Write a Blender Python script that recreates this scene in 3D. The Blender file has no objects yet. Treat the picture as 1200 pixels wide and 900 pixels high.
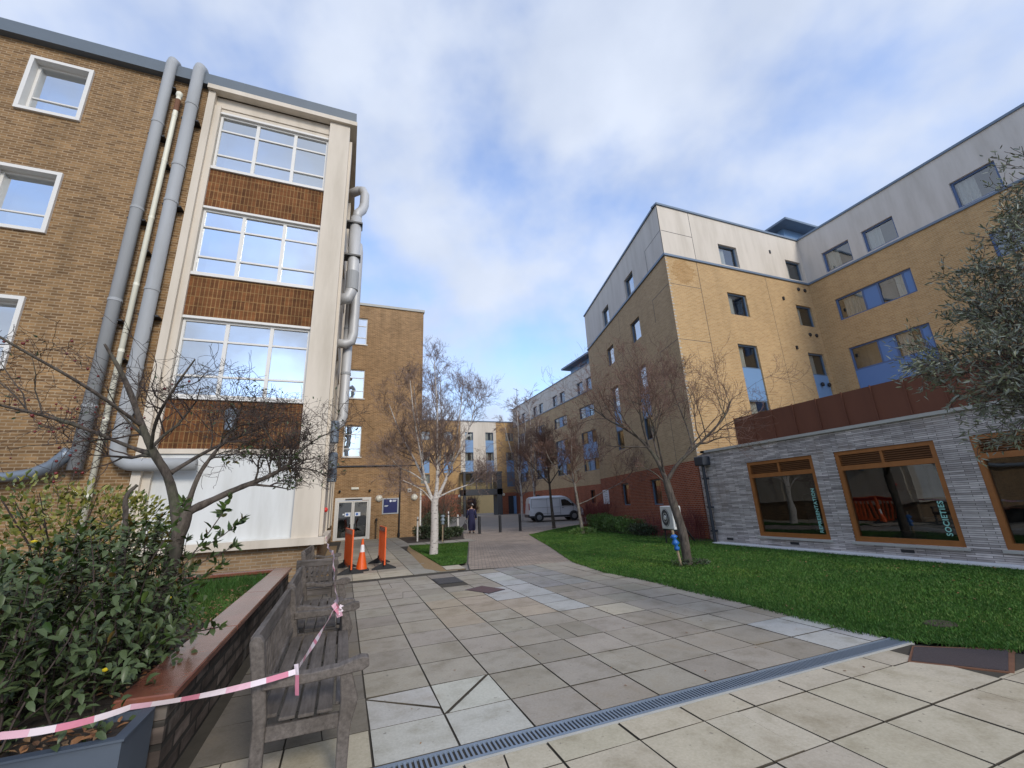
import bpy, bmesh, math, random
import numpy as np
from mathutils import Vector, Matrix
R = math.radians
# ------------------------------------------------------------------ camera, sky, sun, exposure
S = bpy.context.scene
COL = S.collection
cam_d = bpy.data.cameras.new('camera'); cam = bpy.data.objects.new('camera', cam_d); COL.objects.link(cam); S.camera = cam
cam_d.sensor_fit = 'HORIZONTAL'; cam_d.sensor_width = 36.0; cam_d.lens = 36.0 * 491.7 / 1200.0
cam_d.clip_start = 0.05; cam_d.clip_end = 2000
def cam_axes(yaw, pitch, roll):
    f = Vector((math.sin(yaw) * math.cos(pitch), math.cos(yaw) * math.cos(pitch), math.sin(pitch)))
    r = Vector((math.cos(yaw), -math.sin(yaw), 0)); u = r.cross(f)
    r2 = r * math.cos(roll) + u * math.sin(roll); u2 = u * math.cos(roll) - r * math.sin(roll)
    return r2, u2, f
_r, _u, _f = cam_axes(R(21.73), R(16.0), R(-2.59))
cam.matrix_world = Matrix(((_r.x, _u.x, -_f.x, 0), (_r.y, _u.y, -_f.y, 0), (_r.z, _u.z, -_f.z, 1.6), (0, 0, 0, 1)))

TO_SUN = Vector((0.16, -0.85, 0.50)).normalized()
SUN_EL = math.asin(TO_SUN.z); SUN_AZ = math.atan2(TO_SUN.x, TO_SUN.y)
SKY_OFF = (4.0, 0.0, 2.0)
W = bpy.data.worlds.new('World'); S.world = W; W.use_nodes = True
def build_world():
    nt = W.node_tree; N = nt.nodes; L = nt.links; N.clear()
    out = N.new('ShaderNodeOutputWorld'); bg = N.new('ShaderNodeBackground'); bg.inputs['Strength'].default_value = 0.15
    sky = N.new('ShaderNodeTexSky'); sky.sky_type = 'NISHITA'; sky.sun_disc = False
    sky.sun_elevation = SUN_EL; sky.sun_rotation = SUN_AZ; sky.air_density = 1.25; sky.dust_density = 0.6; sky.ozone_density = 1.6
    tc = N.new('ShaderNodeTexCoord'); pass
    mp = N.new('ShaderNodeMapping'); mp.inputs['Rotation'].default_value = (R(20), R(-14), R(30)); mp.inputs['Scale'].default_value = (1.0, 1.0, 1.2)
    mp.inputs['Location'].default_value = SKY_OFF
    L.new(tc.outputs['Generated'], mp.inputs[0])
    n1 = N.new('ShaderNodeTexNoise'); n1.inputs["Scale"].default_value = 2.5; n1.inputs["Detail"].default_value = 5.5; n1.inputs['Roughness'].default_value = 0.5
    n1.inputs['Distortion'].default_value = 0.0; L.new(mp.outputs[0], n1.inputs['Vector'])
    rp = N.new('ShaderNodeValToRGB'); rp.color_ramp.elements[0].position = 0.31; rp.color_ramp.elements[1].position = 0.60
    rp.color_ramp.elements[0].color = (0.14, 0.14, 0.14, 1); rp.color_ramp.elements[1].color = (1, 1, 1, 1); rp.color_ramp.interpolation = 'EASE'
    L.new(n1.outputs['Fac'], rp.inputs[0])
    n2 = N.new('ShaderNodeTexNoise'); n2.inputs['Scale'].default_value = 4.5; n2.inputs['Detail'].default_value = 6; L.new(mp.outputs[0], n2.inputs['Vector'])
    cr = N.new('ShaderNodeValToRGB'); cr.color_ramp.elements[0].position = 0.3; cr.color_ramp.elements[1].position = 0.7
    cr.color_ramp.elements[0].color = (2.32, 2.64, 3.3, 1); cr.color_ramp.elements[1].color = (2.9, 3.2, 3.8, 1); L.new(n2.outputs['Fac'], cr.inputs[0])
    tint = N.new('ShaderNodeMix'); tint.data_type = 'RGBA'; tint.blend_type = 'MULTIPLY'; tint.inputs['Factor'].default_value = 1
    L.new(sky.outputs[0], tint.inputs[6]); tint.inputs[7].default_value = (0.80, 0.94, 1.22, 1)
    mx = N.new('ShaderNodeMix'); mx.data_type = 'RGBA'; L.new(rp.outputs['Color'], mx.inputs['Factor']); L.new(tint.outputs[2], mx.inputs[6]); L.new(cr.outputs['Color'], mx.inputs[7])
    L.new(mx.outputs[2], bg.inputs['Color']); L.new(bg.outputs[0], out.inputs['Surface'])
build_world()
sun_d = bpy.data.lights.new('sun', 'SUN'); sun_d.energy = 1.25; sun_d.angle = R(14); sun_d.color = (1.0, 0.93, 0.82)
sun = bpy.data.objects.new('sun', sun_d); COL.objects.link(sun); sun.location = (0, -20, 40); sun.rotation_euler = TO_SUN.to_track_quat('Z', 'Y').to_euler()
V = S.view_settings; V.view_transform = 'Standard'; V.look = 'None'; V.exposure = 0.82; V.gamma = 1.0; V.use_curve_mapping = False
S.cycles.max_bounces = 6; S.cycles.transparent_max_bounces = 12; S.cycles.diffuse_bounces = 3; S.cycles.glossy_bounces = 3
S.cycles.use_denoising = True

rng = random.Random(7)
def gz(y):                      # the forecourt climbs a little beyond the bollards
    return min(max(0.0, (y - 30) * 0.02), 0.42)
# ------------------------------------------------------------------ materials
def newmat(name):
    m = bpy.data.materials.new(name); m.use_nodes = True
    nt = m.node_tree; b = nt.nodes['Principled BSDF']
    return m, nt.nodes, nt.links, b
def rgba(c): return (c[0], c[1], c[2], 1.0)
def mixrgb(N, L, mode, fac, a, b):
    n = N.new('ShaderNodeMix'); n.data_type = 'RGBA'; n.blend_type = mode
    for sock, v in ((n.inputs['Factor'], fac), (n.inputs[6], a), (n.inputs[7], b)):
        if hasattr(v, 'links') or hasattr(v, 'is_output'): L.new(v, sock)
        else: sock.default_value = v
    return n.outputs[2]
def ramp(N, L, src, stops):
    r = N.new('ShaderNodeValToRGB'); e = r.color_ramp.elements
    while len(e) < len(stops): e.new(0.5)
    for k, (p, c) in enumerate(stops): e[k].position = p; e[k].color = rgba(c) if len(c) == 3 else c
    L.new(src, r.inputs[0]); return r.outputs['Color']
def noise_tex(N, L, scale, detail=4, rough=0.55, vec=None):
    n = N.new('ShaderNodeTexNoise'); n.inputs['Scale'].default_value = scale; n.inputs['Detail'].default_value = detail; n.inputs['Roughness'].default_value = rough
    if vec is not None: L.new(vec, n.inputs['Vector'])
    return n.outputs['Fac']
def pos(N): return N.new('ShaderNodeNewGeometry').outputs['Position']
def objco(N): return N.new('ShaderNodeTexCoord').outputs['Object']
def bump(N, L, b, h, strength=0.3, dist=0.02):
    n = N.new('ShaderNodeBump'); n.inputs['Strength'].default_value = strength; n.inputs['Distance'].default_value = dist
    L.new(h, n.inputs['Height']); L.new(n.outputs[0], b.inputs['Normal'])
def plain(name, c, rough=0.6, var=0.12, scale=3.0, metal=0.0, spec=0.5, fine=0.0, local=False):
    m, N, L, b = newmat(name)
    p = objco(N) if local else pos(N)
    col = mixrgb(N, L, 'MIX', noise_tex(N, L, scale, 5, 0.6, p), rgba([x * (1 - var) for x in c]), rgba([min(1, x * (1 + var)) for x in c]))
    L.new(col, b.inputs['Base Color']); b.inputs['Roughness'].default_value = rough; b.inputs['Metallic'].default_value = metal
    b.inputs['Specular IOR Level'].default_value = spec
    if fine: bump(N, L, b, noise_tex(N, L, 90, 3, 0.6, p), fine, 0.01)
    return m
_bricks = {}
def brick(name, c1, c2, mortar, t=(1, 0), bw=0.225, bh=0.075, ms=0.011, off=0.5, stain=0.16, mult=1.0, bmp=0.35, dark=None, thin=False):
    key = (name, t)
    if key in _bricks: return _bricks[key]
    m, N, L, b = newmat(name)
    p = pos(N)
    d = N.new('ShaderNodeVectorMath'); d.operation = 'DOT_PRODUCT'; L.new(p, d.inputs[0]); d.inputs[1].default_value = (t[0], t[1], 0)
    sp = N.new('ShaderNodeSeparateXYZ'); L.new(p, sp.inputs[0])
    cb = N.new('ShaderNodeCombineXYZ'); L.new(d.outputs['Value'], cb.inputs[0]); L.new(sp.outputs['Z'], cb.inputs[1])
    bt = N.new('ShaderNodeTexBrick'); L.new(cb.outputs[0], bt.inputs['Vector']); bt.offset = off; bt.inputs['Scale'].default_value = 1.0
    bt.inputs['Brick Width'].default_value = bw; bt.inputs['Row Height'].default_value = bh; bt.inputs['Mortar Size'].default_value = ms
    bt.inputs['Mortar Smooth'].default_value = 0.2; bt.inputs['Bias'].default_value = 0.0
    bt.inputs['Color1'].default_value = rgba(c1); bt.inputs['Color2'].default_value = rgba(c2); bt.inputs['Mortar'].default_value = rgba(mortar)
    # second, slower pattern picks out batches of darker bricks
    st = N.new('ShaderNodeMapping'); st.inputs['Scale'].default_value = (2.2, 9.0, 1); L.new(cb.outputs[0], st.inputs[0])
    streak = noise_tex(N, L, 1.0, 4, 0.65, st.outputs[0])
    col = mixrgb(N, L, 'MULTIPLY', 1.0, bt.outputs['Color'], ramp(N, L, streak, [(0.3, (1 - 1.1 * stain,) * 3), (0.7, (1 + .7 * stain,) * 3)]))
    big = noise_tex(N, L, 0.35, 3, 0.5, cb.outputs[0])
    col = mixrgb(N, L, 'MULTIPLY', 1.0, col, ramp(N, L, big, [(0.3, (1 - 0.8 * stain,) * 3), (0.7, (1 + 0.5 * stain,) * 3)]))
    vs_ = N.new('ShaderNodeMapping'); vs_.inputs['Scale'].default_value = (1.7, 0.10, 1); L.new(cb.outputs[0], vs_.inputs[0])
    col = mixrgb(N, L, 'MULTIPLY', 1.0, col, ramp(N, L, noise_tex(N, L, 1.0, 6, 0.65, vs_.outputs[0]), [(0.33, (1 - stain * .95,) * 3), (0.5, (1, 1, 1)), (0.75, (1 + stain * .5,) * 3)]))
    if dark:
        col = mixrgb(N, L, 'MIX', ramp(N, L, noise_tex(N, L, 0.9, 5, 0.7, cb.outputs[0]), [(0.56, (0, 0, 0)), (0.72, (0.75, 0.75, 0.75))]), col, rgba(dark))
    L.new(col, b.inputs['Base Color']); b.inputs['Roughness'].default_value = 0.9; b.inputs['Specular IOR Level'].default_value = 0.25
    inv = N.new('ShaderNodeMath'); inv.operation = 'SUBTRACT'; inv.inputs[0].default_value = 1.0; L.new(bt.outputs['Fac'], inv.inputs[1])
    bump(N, L, b, inv.outputs[0], bmp, 0.012)
    _bricks[key] = m; return m
def glass(name, refl, tint=(0.75, 0.8, 0.82), rough=0.012):
    m, N, L, b = newmat(name)
    out = N['Material Output']; N.remove(b)
    tr = N.new('ShaderNodeBsdfTransparent'); tr.inputs[0].default_value = rgba(tint)
    gl = N.new('ShaderNodeBsdfGlossy'); gl.inputs['Roughness'].default_value = rough; gl.inputs['Color'].default_value = (0.92, 0.95, 0.97, 1)
    lw = N.new('ShaderNodeLayerWeight'); lw.inputs['Blend'].default_value = 0.25
    bp = N.new('ShaderNodeBump'); bp.inputs['Strength'].default_value = 0.02; bp.inputs['Distance'].default_value = 0.3
    L.new(noise_tex(N, L, 0.9, 2, 0.4, pos(N)), bp.inputs['Height']); L.new(bp.outputs[0], gl.inputs['Normal'])
    mr = N.new('ShaderNodeMapRange'); L.new(lw.outputs['Fresnel'], mr.inputs[0]); mr.inputs[1].default_value = 0; mr.inputs[2].default_value = 1; mr.inputs[3].default_value = refl; mr.inputs[4].default_value = 1.0
    mx = N.new('ShaderNodeMixShader'); L.new(mr.outputs[0], mx.inputs[0]); L.new(tr.outputs[0], mx.inputs[1]); L.new(gl.outputs[0], mx.inputs[2])
    L.new(mx.outputs[0], out.inputs['Surface']); return m
M = {}
M['old_brick'] = brick('old_stock_brick', (0.305, 0.182, 0.082), (0.155, 0.088, 0.041), (0.34, 0.25, 0.155), (1, 0), stain=0.22)
M['old_brick_y'] = brick('old_stock_brick', (0.305, 0.182, 0.082), (0.155, 0.088, 0.041), (0.34, 0.25, 0.155), (0, 1), stain=0.22)
M['wing_brick'] = brick('wing_brick', (0.35, 0.205, 0.098), (0.24, 0.132, 0.06), (0.38, 0.28, 0.17), (1, 0), stain=0.2)
M['tile'] = brick('spandrel_tile', (0.195, 0.078, 0.028), (0.105, 0.043, 0.017), (0.25, 0.145, 0.06), (1, 0), bw=0.098, bh=0.285, ms=0.011, off=0.0, stain=0.3)
T14 = (math.sin(R(14.6)), math.cos(R(14.6)))
YB = ((0.50, 0.325, 0.155), (0.42, 0.26, 0.115), (0.50, 0.38, 0.23))
M['yellow_x'] = brick('yellow_brick', *YB, (1, 0), stain=0.09)
M['yellow_y'] = brick('yellow_brick', *YB, (0, 1), stain=0.09)
M['yellow_shade_d'] = brick('yellow_brick', (0.47, 0.335, 0.195), (0.38, 0.265, 0.145), (0.45, 0.36, 0.25), T14, stain=0.09)  # same yellow brick, greyed and lifted in colour for the shaded angled wall
M['yellow_shade_y'] = brick('yellow_brick_shade', (0.47, 0.335, 0.195), (0.38, 0.265, 0.145), (0.45, 0.36, 0.25), (0, 1), stain=0.09)  # shade-tuned brick colour again, for the sunless front of the long range
RB = ((0.34, 0.085, 0.035), (0.24, 0.055, 0.025), (0.34, 0.22, 0.16))
M['red_d'] = brick('red_brick', *RB, T14, stain=0.15); M['red_x'] = brick('red_brick', *RB, (1, 0), stain=0.15); M['red_y'] = brick('red_brick', *RB, (0, 1), stain=0.15)
M['orange_x'] = brick('orange_brick', (0.46, 0.285, 0.125), (0.37, 0.215, 0.085), (0.44, 0.31, 0.17), (1, 0), stain=0.12)
M['stone'] = brick('split_slate', (0.68, 0.62, 0.58), (0.32, 0.285, 0.265), (0.12, 0.11, 0.10), (0, 1), bw=0.42, bh=0.043, ms=0.004, off=0.37, stain=0.24, bmp=0.9, dark=(0.27, 0.22, 0.18))
M['bed_brick'] = brick('bed_wall_brick', (0.17, 0.135, 0.115), (0.06, 0.045, 0.038), (0.045, 0.04, 0.035), (0, 1), bw=0.36, bh=0.125, ms=0.02, stain=0.55, bmp=1.0, dark=(0.34, 0.32, 0.29))
M['plinth_brick'] = brick('plinth_brick', (0.30, 0.20, 0.11), (0.22, 0.14, 0.075), (0.30, 0.24, 0.17), (1, 0), stain=0.25)
def clad(name, c):
    m, N, L, b = newmat(name); p = pos(N)
    mp = N.new('ShaderNodeMapping'); mp.inputs['Scale'].default_value = (1.2, 1.2, 0.18); L.new(p, mp.inputs[0])
    col = mixrgb(N, L, 'MULTIPLY', 1.0, rgba(c), ramp(N, L, noise_tex(N, L, 1.6, 5, 0.6, mp.outputs[0]), [(0.25, (0.80, 0.79, 0.76)), (0.5, (0.97, 0.97, 0.96)), (0.7, (1.05, 1.05, 1.05))]))
    L.new(col, b.inputs['Base Color']); b.inputs['Roughness'].default_value = 0.75; bump(N, L, b, noise_tex(N, L, 60, 2, 0.5, p), 0.08, 0.01); return m
M['cream'] = clad('cream_paint', (0.61, 0.54, 0.45)); M['render'] = clad('cream_cladding', (0.60, 0.54, 0.465)); M['render_shade'] = clad('shaded_cream_cladding', (0.56, 0.525, 0.485))  # one cladding; the greyer copy carries shade in its colour for sunless walls
M['white_panel'] = clad('white_boarding', (0.64, 0.645, 0.63))
M['white'] = plain('white_paint', (0.66, 0.64, 0.60), 0.45, 0.06)
M['ivory'] = plain('ivory_pipe_paint', (0.74, 0.71, 0.58), 0.5, 0.12, 5)
M['fascia'] = plain('slate_blue_fascia', (0.10, 0.125, 0.15), 0.5, 0.1)
M['duct'] = clad('galvanised_duct', (0.34, 0.35, 0.36))
M['duct_pale'] = plain('pale_duct', (0.50, 0.50, 0.50), 0.5, 0.12, 3, metal=0.15)
M['duct_dark'] = plain('dark_conduit', (0.17, 0.20, 0.235), 0.4, 0.15, 3, metal=0.3)
M['rust'] = plain('rusted_iron', (0.16, 0.07, 0.035), 0.8, 0.4, 12)
M['black'] = plain('black_metal', (0.018, 0.019, 0.022), 0.45, 0.3)
M['charcoal'] = plain('charcoal_metal', (0.03, 0.035, 0.045), 0.5, 0.2)
M['blue_frame'] = plain('blue_grey_frame', (0.10, 0.15, 0.22), 0.4, 0.1)
M['blue_panel'] = plain('blue_panel', (0.16, 0.28, 0.47), 0.4, 0.07, 1)
M['wing_frame'] = plain('deep_blue_frame', (0.075, 0.13, 0.27), 0.4, 0.1)
M['blue_bright'] = plain('bright_blue_panel', (0.10, 0.205, 0.45), 0.4, 0.07, 1)
M['coping'] = plain('blue_grey_coping', (0.13, 0.18, 0.25), 0.45, 0.1)
M['corten'] = clad('weathered_steel', (0.125, 0.042, 0.019))
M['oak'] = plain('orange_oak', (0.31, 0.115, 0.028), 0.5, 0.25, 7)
M['oak_shade'] = plain('shaded_oak_louvre', (0.17, 0.068, 0.02), 0.6, 0.25, 7)  # oak colour darkened to stand for the shade of the louvre recess
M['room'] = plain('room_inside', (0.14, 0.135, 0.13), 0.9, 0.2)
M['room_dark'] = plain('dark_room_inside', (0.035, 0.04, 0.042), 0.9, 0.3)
M['room_pale'] = plain('pale_blind', (0.55, 0.58, 0.60), 0.8, 0.1, 1.5)
M['curtain'] = plain('curtain_cloth', (0.60, 0.57, 0.50), 0.9, 0.08)
M['glass_l'] = glass('mirror_tinted_glass', 0.62); M['glass'] = glass('window_glass', 0.17); M['glass_sky'] = glass('sky_facing_glass', 0.5); M['glass_dark'] = glass('shop_glass', 0.085, (0.62, 0.68, 0.66))
M['terracotta'] = None
def wood(name, c, c2, rough=0.85):
    m, N, L, b = newmat(name); p = objco(N)
    mp = N.new('ShaderNodeMapping'); mp.inputs['Scale'].default_value = (34, 3.0, 34); L.new(p, mp.inputs[0])
    g = noise_tex(N, L, 1.0, 6, 0.7, mp.outputs[0]); n = noise_tex(N, L, 4.0, 4, 0.6, p)
    col = mixrgb(N, L, 'MIX', ramp(N, L, g, [(0.3, (0, 0, 0)), (0.72, (1, 1, 1))]), rgba(c), rgba(c2))
    col = mixrgb(N, L, 'MULTIPLY', 1.0, col, ramp(N, L, n, [(0.3, (0.62, 0.60, 0.56)), (0.7, (1.1, 1.1, 1.1))]))
    L.new(col, b.inputs['Base Color']); b.inputs['Roughness'].default_value = rough; bump(N, L, b, g, 0.35, 0.004); return m
M['bench'] = wood('weathered_teak', (0.07, 0.058, 0.050), (0.18, 0.155, 0.138))
M['stake'] = wood('pale_stake', (0.30, 0.23, 0.14), (0.42, 0.34, 0.23))
def bark(name, c, c2, scale=18, white=False):
    m, N, L, b = newmat(name); p = pos(N)
    mp = N.new('ShaderNodeMapping'); mp.inputs['Scale'].default_value = (1, 1, 3.2 if white else 0.35); L.new(p, mp.inputs[0])
    g = noise_tex(N, L, scale, 5, 0.7, mp.outputs[0])
    col = ramp(N, L, g, [(0.36, c), (0.62 if not white else 0.45, c2)])
    if not white:
        col = mixrgb(N, L, 'MIX', ramp(N, L, noise_tex(N, L, 3.5, 4, 0.6, p), [(0.5, (0, 0, 0)), (0.75, (0.5, 0.5, 0.5))]), col, (0.10, 0.115, 0.06, 1))
    L.new(col, b.inputs['Base Color']); b.inputs['Roughness'].default_value = 0.9; bump(N, L, b, g, 0.5, 0.01); return m
M['bark'] = bark('grey_bark', (0.035, 0.027, 0.021), (0.12, 0.096, 0.078)); M['bark_pale'] = bark('pale_bark', (0.11, 0.09, 0.075), (0.30, 0.26, 0.22))
M['birch'] = bark('birch_bark', (0.07, 0.06, 0.055), (0.52, 0.48, 0.44), 7, True)
M['twig'] = plain('dark_twig', (0.055, 0.038, 0.032), 0.85, 0.3, 8); M['twig_red'] = plain('red_brown_twig', (0.15, 0.085, 0.062), 0.85, 0.35, 4)
M['twig_birch'] = plain('birch_twig', (0.20, 0.14, 0.115), 0.85, 0.35, 2); M['stem_red'] = plain('red_dogwood_stem', (0.15, 0.035, 0.03), 0.8, 0.3, 5)
M['berry'] = plain('dark_red_berry', (0.16, 0.018, 0.015), 0.4, 0.3, 30)
def leafmat(name, cols, rough=0.4, spec=0.5, back=None, trans=0.0):
    m, N, L, b = newmat(name); g = N.new('ShaderNodeNewGeometry')
    col = ramp(N, L, g.outputs['Random Per Island'], [(i / (len(cols) - 1), c) for i, c in enumerate(cols)])
    if back: col = mixrgb(N, L, 'MIX', g.outputs['Backfacing'], col, rgba(back))
    L.new(col, b.inputs['Base Color']); b.inputs['Roughness'].default_value = rough; b.inputs['Specular IOR Level'].default_value = spec
    return m
M['laurel'] = leafmat('dark_glossy_leaf', [(0.010, 0.024, 0.005), (0.020, 0.046, 0.009), (0.034, 0.066, 0.013), (0.065, 0.105, 0.020), (0.018, 0.036, 0.010), (0.11, 0.065, 0.016), (0.026, 0.056, 0.012), (0.09, 0.12, 0.03)], 0.38, 0.28, (0.065, 0.09, 0.035))
M['spot_leaf'] = leafmat('yellow_spotted_leaf', [(0.10, 0.12, 0.02), (0.26, 0.24, 0.04), (0.05, 0.09, 0.02), (0.34, 0.30, 0.07)], 0.45)
M['olive_leaf'] = leafmat('olive_leaf', [(0.09, 0.108, 0.06), (0.13, 0.148, 0.08), (0.18, 0.2, 0.115), (0.10, 0.118, 0.066), (0.25, 0.26, 0.17)], 0.5, 0.4, (0.19, 0.21, 0.17))
M['box_leaf'] = leafmat('box_leaf', [(0.05, 0.10, 0.018), (0.09, 0.17, 0.03), (0.13, 0.22, 0.045), (0.06, 0.12, 0.025)], 0.5)
M['dull_leaf'] = leafmat('dull_green_leaf', [(0.02, 0.04, 0.016), (0.045, 0.075, 0.03), (0.07, 0.08, 0.035), (0.03, 0.05, 0.03)], 0.6)
M['dead_leaf'] = leafmat('fallen_leaf', [(0.20, 0.08, 0.03), (0.32, 0.15, 0.06), (0.12, 0.06, 0.03), (0.36, 0.22, 0.11)], 0.7)
M['blade'] = leafmat('grass_blade', [(0.028, 0.084, 0.012), (0.050, 0.138, 0.020), (0.084, 0.178, 0.030), (0.040, 0.110, 0.017), (0.14, 0.19, 0.05)], 0.6, 0.25)
def patchy(m):
    N, L = m.node_tree.nodes, m.node_tree.links; b = N['Principled BSDF']; src = b.inputs['Base Color'].links[0].from_socket; p = pos(N)
    col = mixrgb(N, L, 'MULTIPLY', 1.0, src, ramp(N, L, noise_tex(N, L, 0.45, 5, 0.65, p), [(0.3, (0.60, 0.70, 0.6)), (0.5, (1, 1, 1)), (0.72, (1.55, 1.22, 1.1))]))
    col = mixrgb(N, L, 'MULTIPLY', 1.0, col, ramp(N, L, noise_tex(N, L, 2.3, 4, 0.6, p), [(0.3, (0.78, 0.8, 0.8)), (0.7, (1.2, 1.15, 1.1))])); L.new(col, b.inputs['Base Color'])
patchy(M['blade'])
M['petal'] = plain('petal_yellow', (0.65, 0.5, 0.02), 0.6); M['petal_red'] = plain('petal_red', (0.62, 0.03, 0.02), 0.6)
def lawnmat():
    m, N, L, b = newmat('lawn_turf'); p = pos(N)
    col = ramp(N, L, noise_tex(N, L, 0.55, 4, 0.6, p), [(0.3, (0.018, 0.056, 0.008)), (0.55, (0.030, 0.085, 0.011)), (0.8, (0.05, 0.10, 0.018))])
    col = mixrgb(N, L, 'MULTIPLY', 1.0, col, ramp(N, L, noise_tex(N, L, 40, 4, 0.7, p), [(0.3, (0.55, 0.55, 0.5)), (0.7, (1.25, 1.25, 1.2))]))
    L.new(col, b.inputs['Base Color']); b.inputs['Roughness'].default_value = 0.9; b.inputs['Specular IOR Level'].default_value = 0.1
    bump(N, L, b, noise_tex(N, L, 70, 3, 0.7, p), 0.7, 0.03); return m
M['lawn'] = lawnmat()
def slabmat():
    m, N, L, b = newmat('paving_slab'); p = pos(N)
    a = N.new('ShaderNodeVertexColor'); a.layer_name = 'slab'
    col = mixrgb(N, L, 'MULTIPLY', 1.0, a.outputs['Color'], ramp(N, L, noise_tex(N, L, 2.6, 6, 0.65, p), [(0.28, (0.66, 0.63, 0.56)), (0.5, (0.95, 0.94, 0.92)), (0.75, (1.10, 1.09, 1.07))]))
    col = mixrgb(N, L, 'MULTIPLY', 1.0, col, ramp(N, L, noise_tex(N, L, 45, 4, 0.7, p), [(0.25, (0.82, 0.81, 0.79)), (0.7, (1.06, 1.06, 1.06))]))
    lich = ramp(N, L, noise_tex(N, L, 1.3, 7, 0.7, p), [(0.54, (0, 0, 0)), (0.72, (0.62, 0.62, 0.62))])
    col = mixrgb(N, L, 'MIX', lich, col, (0.19, 0.145, 0.085, 1))
    spots = ramp(N, L, noise_tex(N, L, 17, 2, 0.5, p), [(0.70, (0, 0, 0)), (0.74, (0.55, 0.55, 0.55))])
    col = mixrgb(N, L, 'MIX', spots, col, (0.12, 0.105, 0.085, 1))
    L.new(col, b.inputs['Base Color']); b.inputs['Roughness'].default_value = 0.72; b.inputs['Specular IOR Level'].default_value = 0.35
    bump(N, L, b, noise_tex(N, L, 60, 4, 0.7, p), 0.18, 0.01); return m
M['slab'] = slabmat()
M['joint'] = plain('mossy_joint', (0.05, 0.042, 0.03), 0.95, 0.35, 9)
M['asphalt'] = plain('grey_asphalt', (0.235, 0.205, 0.175), 0.9, 0.2, 0.8, fine=0.3)
M['soil'] = plain('dark_soil', (0.045, 0.032, 0.022), 0.95, 0.5, 14, fine=0.6)
M['gravel'] = plain('ochre_gravel', (0.27, 0.18, 0.085), 0.95, 0.45, 45, fine=0.8)
M['white_gravel'] = plain('white_gravel', (0.74, 0.73, 0.72), 0.9, 0.22, 40, fine=0.8)
def paviors():
    m, N, L, b = newmat('block_paving'); p = pos(N)
    mp = N.new('ShaderNodeMapping'); mp.inputs['Rotation'].default_value = (0, 0, R(16)); L.new(p, mp.inputs[0])
    bt = N.new('ShaderNodeTexBrick'); L.new(mp.outputs[0], bt.inputs['Vector']); bt.inputs['Scale'].default_value = 1
    bt.inputs['Brick Width'].default_value = 0.21; bt.inputs['Row Height'].default_value = 0.105; bt.inputs['Mortar Size'].default_value = 0.008
    bt.inputs['Color1'].default_value = (0.39, 0.315, 0.25, 1); bt.inputs['Color2'].default_value = (0.27, 0.215, 0.17, 1); bt.inputs['Mortar'].default_value = (0.10, 0.085, 0.075, 1)
    col = mixrgb(N, L, 'MULTIPLY', 1.0, bt.outputs['Color'], ramp(N, L, noise_tex(N, L, 0.7, 5, 0.6, p), [(0.3, (0.78, 0.77, 0.76)), (0.7, (1.15, 1.13, 1.1))]))
    L.new(col, b.inputs['Base Color']); b.inputs['Roughness'].default_value = 0.85
    bump(N, L, b, bt.outputs['Fac'], -0.4, 0.01); return m
M['paviors'] = paviors()
def coping_tile():
    m, N, L, b = newmat('red_quarry_coping'); p = pos(N)
    col = ramp(N, L, noise_tex(N, L, 3, 6, 0.65, p), [(0.3, (0.13, 0.045, 0.026)), (0.6, (0.235, 0.085, 0.052)), (0.8, (0.31, 0.15, 0.11))])
    L.new(col, b.inputs['Base Color']); b.inputs['Roughness'].default_value = 0.22; b.inputs['Specular IOR Level'].default_value = 0.6; bump(N, L, b, noise_tex(N, L, 8, 3, 0.5, p), 0.06, 0.02); return m
M['terracotta'] = coping_tile()
M['zinc'] = plain('grey_zinc', (0.085, 0.105, 0.135), 0.5, 0.15, 6, metal=0.2)
M['drain'] = plain('galvanised_grating', (0.21, 0.255, 0.31), 0.45, 0.12, 6, metal=0.3)
M['concrete_pale'] = plain('pale_concrete', (0.42, 0.41, 0.37), 0.85, 0.15, 6)
M['iron'] = plain('cast_iron', (0.055, 0.05, 0.048), 0.7, 0.35, 25, fine=0.4); M['iron_red'] = plain('red_brown_iron', (0.10, 0.055, 0.055), 0.75, 0.3, 20, fine=0.4)
M['iron_mat'] = plain('brown_grid_mat', (0.055, 0.042, 0.044), 0.9, 0.35, 60, fine=0.9)
M['orange'] = plain('orange_plastic', (0.72, 0.105, 0.012), 0.45, 0.12, 6); M['rubber'] = plain('black_rubber', (0.02, 0.02, 0.021), 0.8, 0.4, 10)
M['reflective'] = plain('white_sleeve', (0.75, 0.74, 0.74), 0.4, 0.08, 8)
M['tape_w'] = plain('tape_white', (0.74, 0.64, 0.68), 0.35, 0.05); M['tape_r'] = plain('tape_red', (0.62, 0.22, 0.30), 0.35, 0.15, 9)
M['tape_p'] = plain('tape_pink', (0.70, 0.42, 0.50), 0.35, 0.10, 9)
M['navy'] = plain('navy_sign', (0.008, 0.014, 0.10), 0.35, 0.1); M['sign_grey'] = plain('sign_grey_edge', (0.40, 0.42, 0.44), 0.5)
M['lamp'] = plain('opal_lamp', (0.70, 0.68, 0.58), 0.3, 0.04); M['red'] = plain('red_plastic', (0.6, 0.03, 0.02), 0.4)
M['yellow_wall'] = plain('yellow_render', (0.68, 0.48, 0.22), 0.8, 0.08, 1)
M['van'] = plain('silver_paint', (0.60, 0.62, 0.65), 0.28, 0.05, 1, metal=0.2); M['tyre'] = plain('tyre_rubber', (0.015, 0.015, 0.016), 0.85, 0.3)
M['alloy'] = plain('wheel_steel', (0.22, 0.23, 0.24), 0.4, 0.1, metal=0.6); M['van_glass'] = plain('van_window', (0.012, 0.014, 0.016), 0.08, 0.1, spec=0.8)
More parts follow.
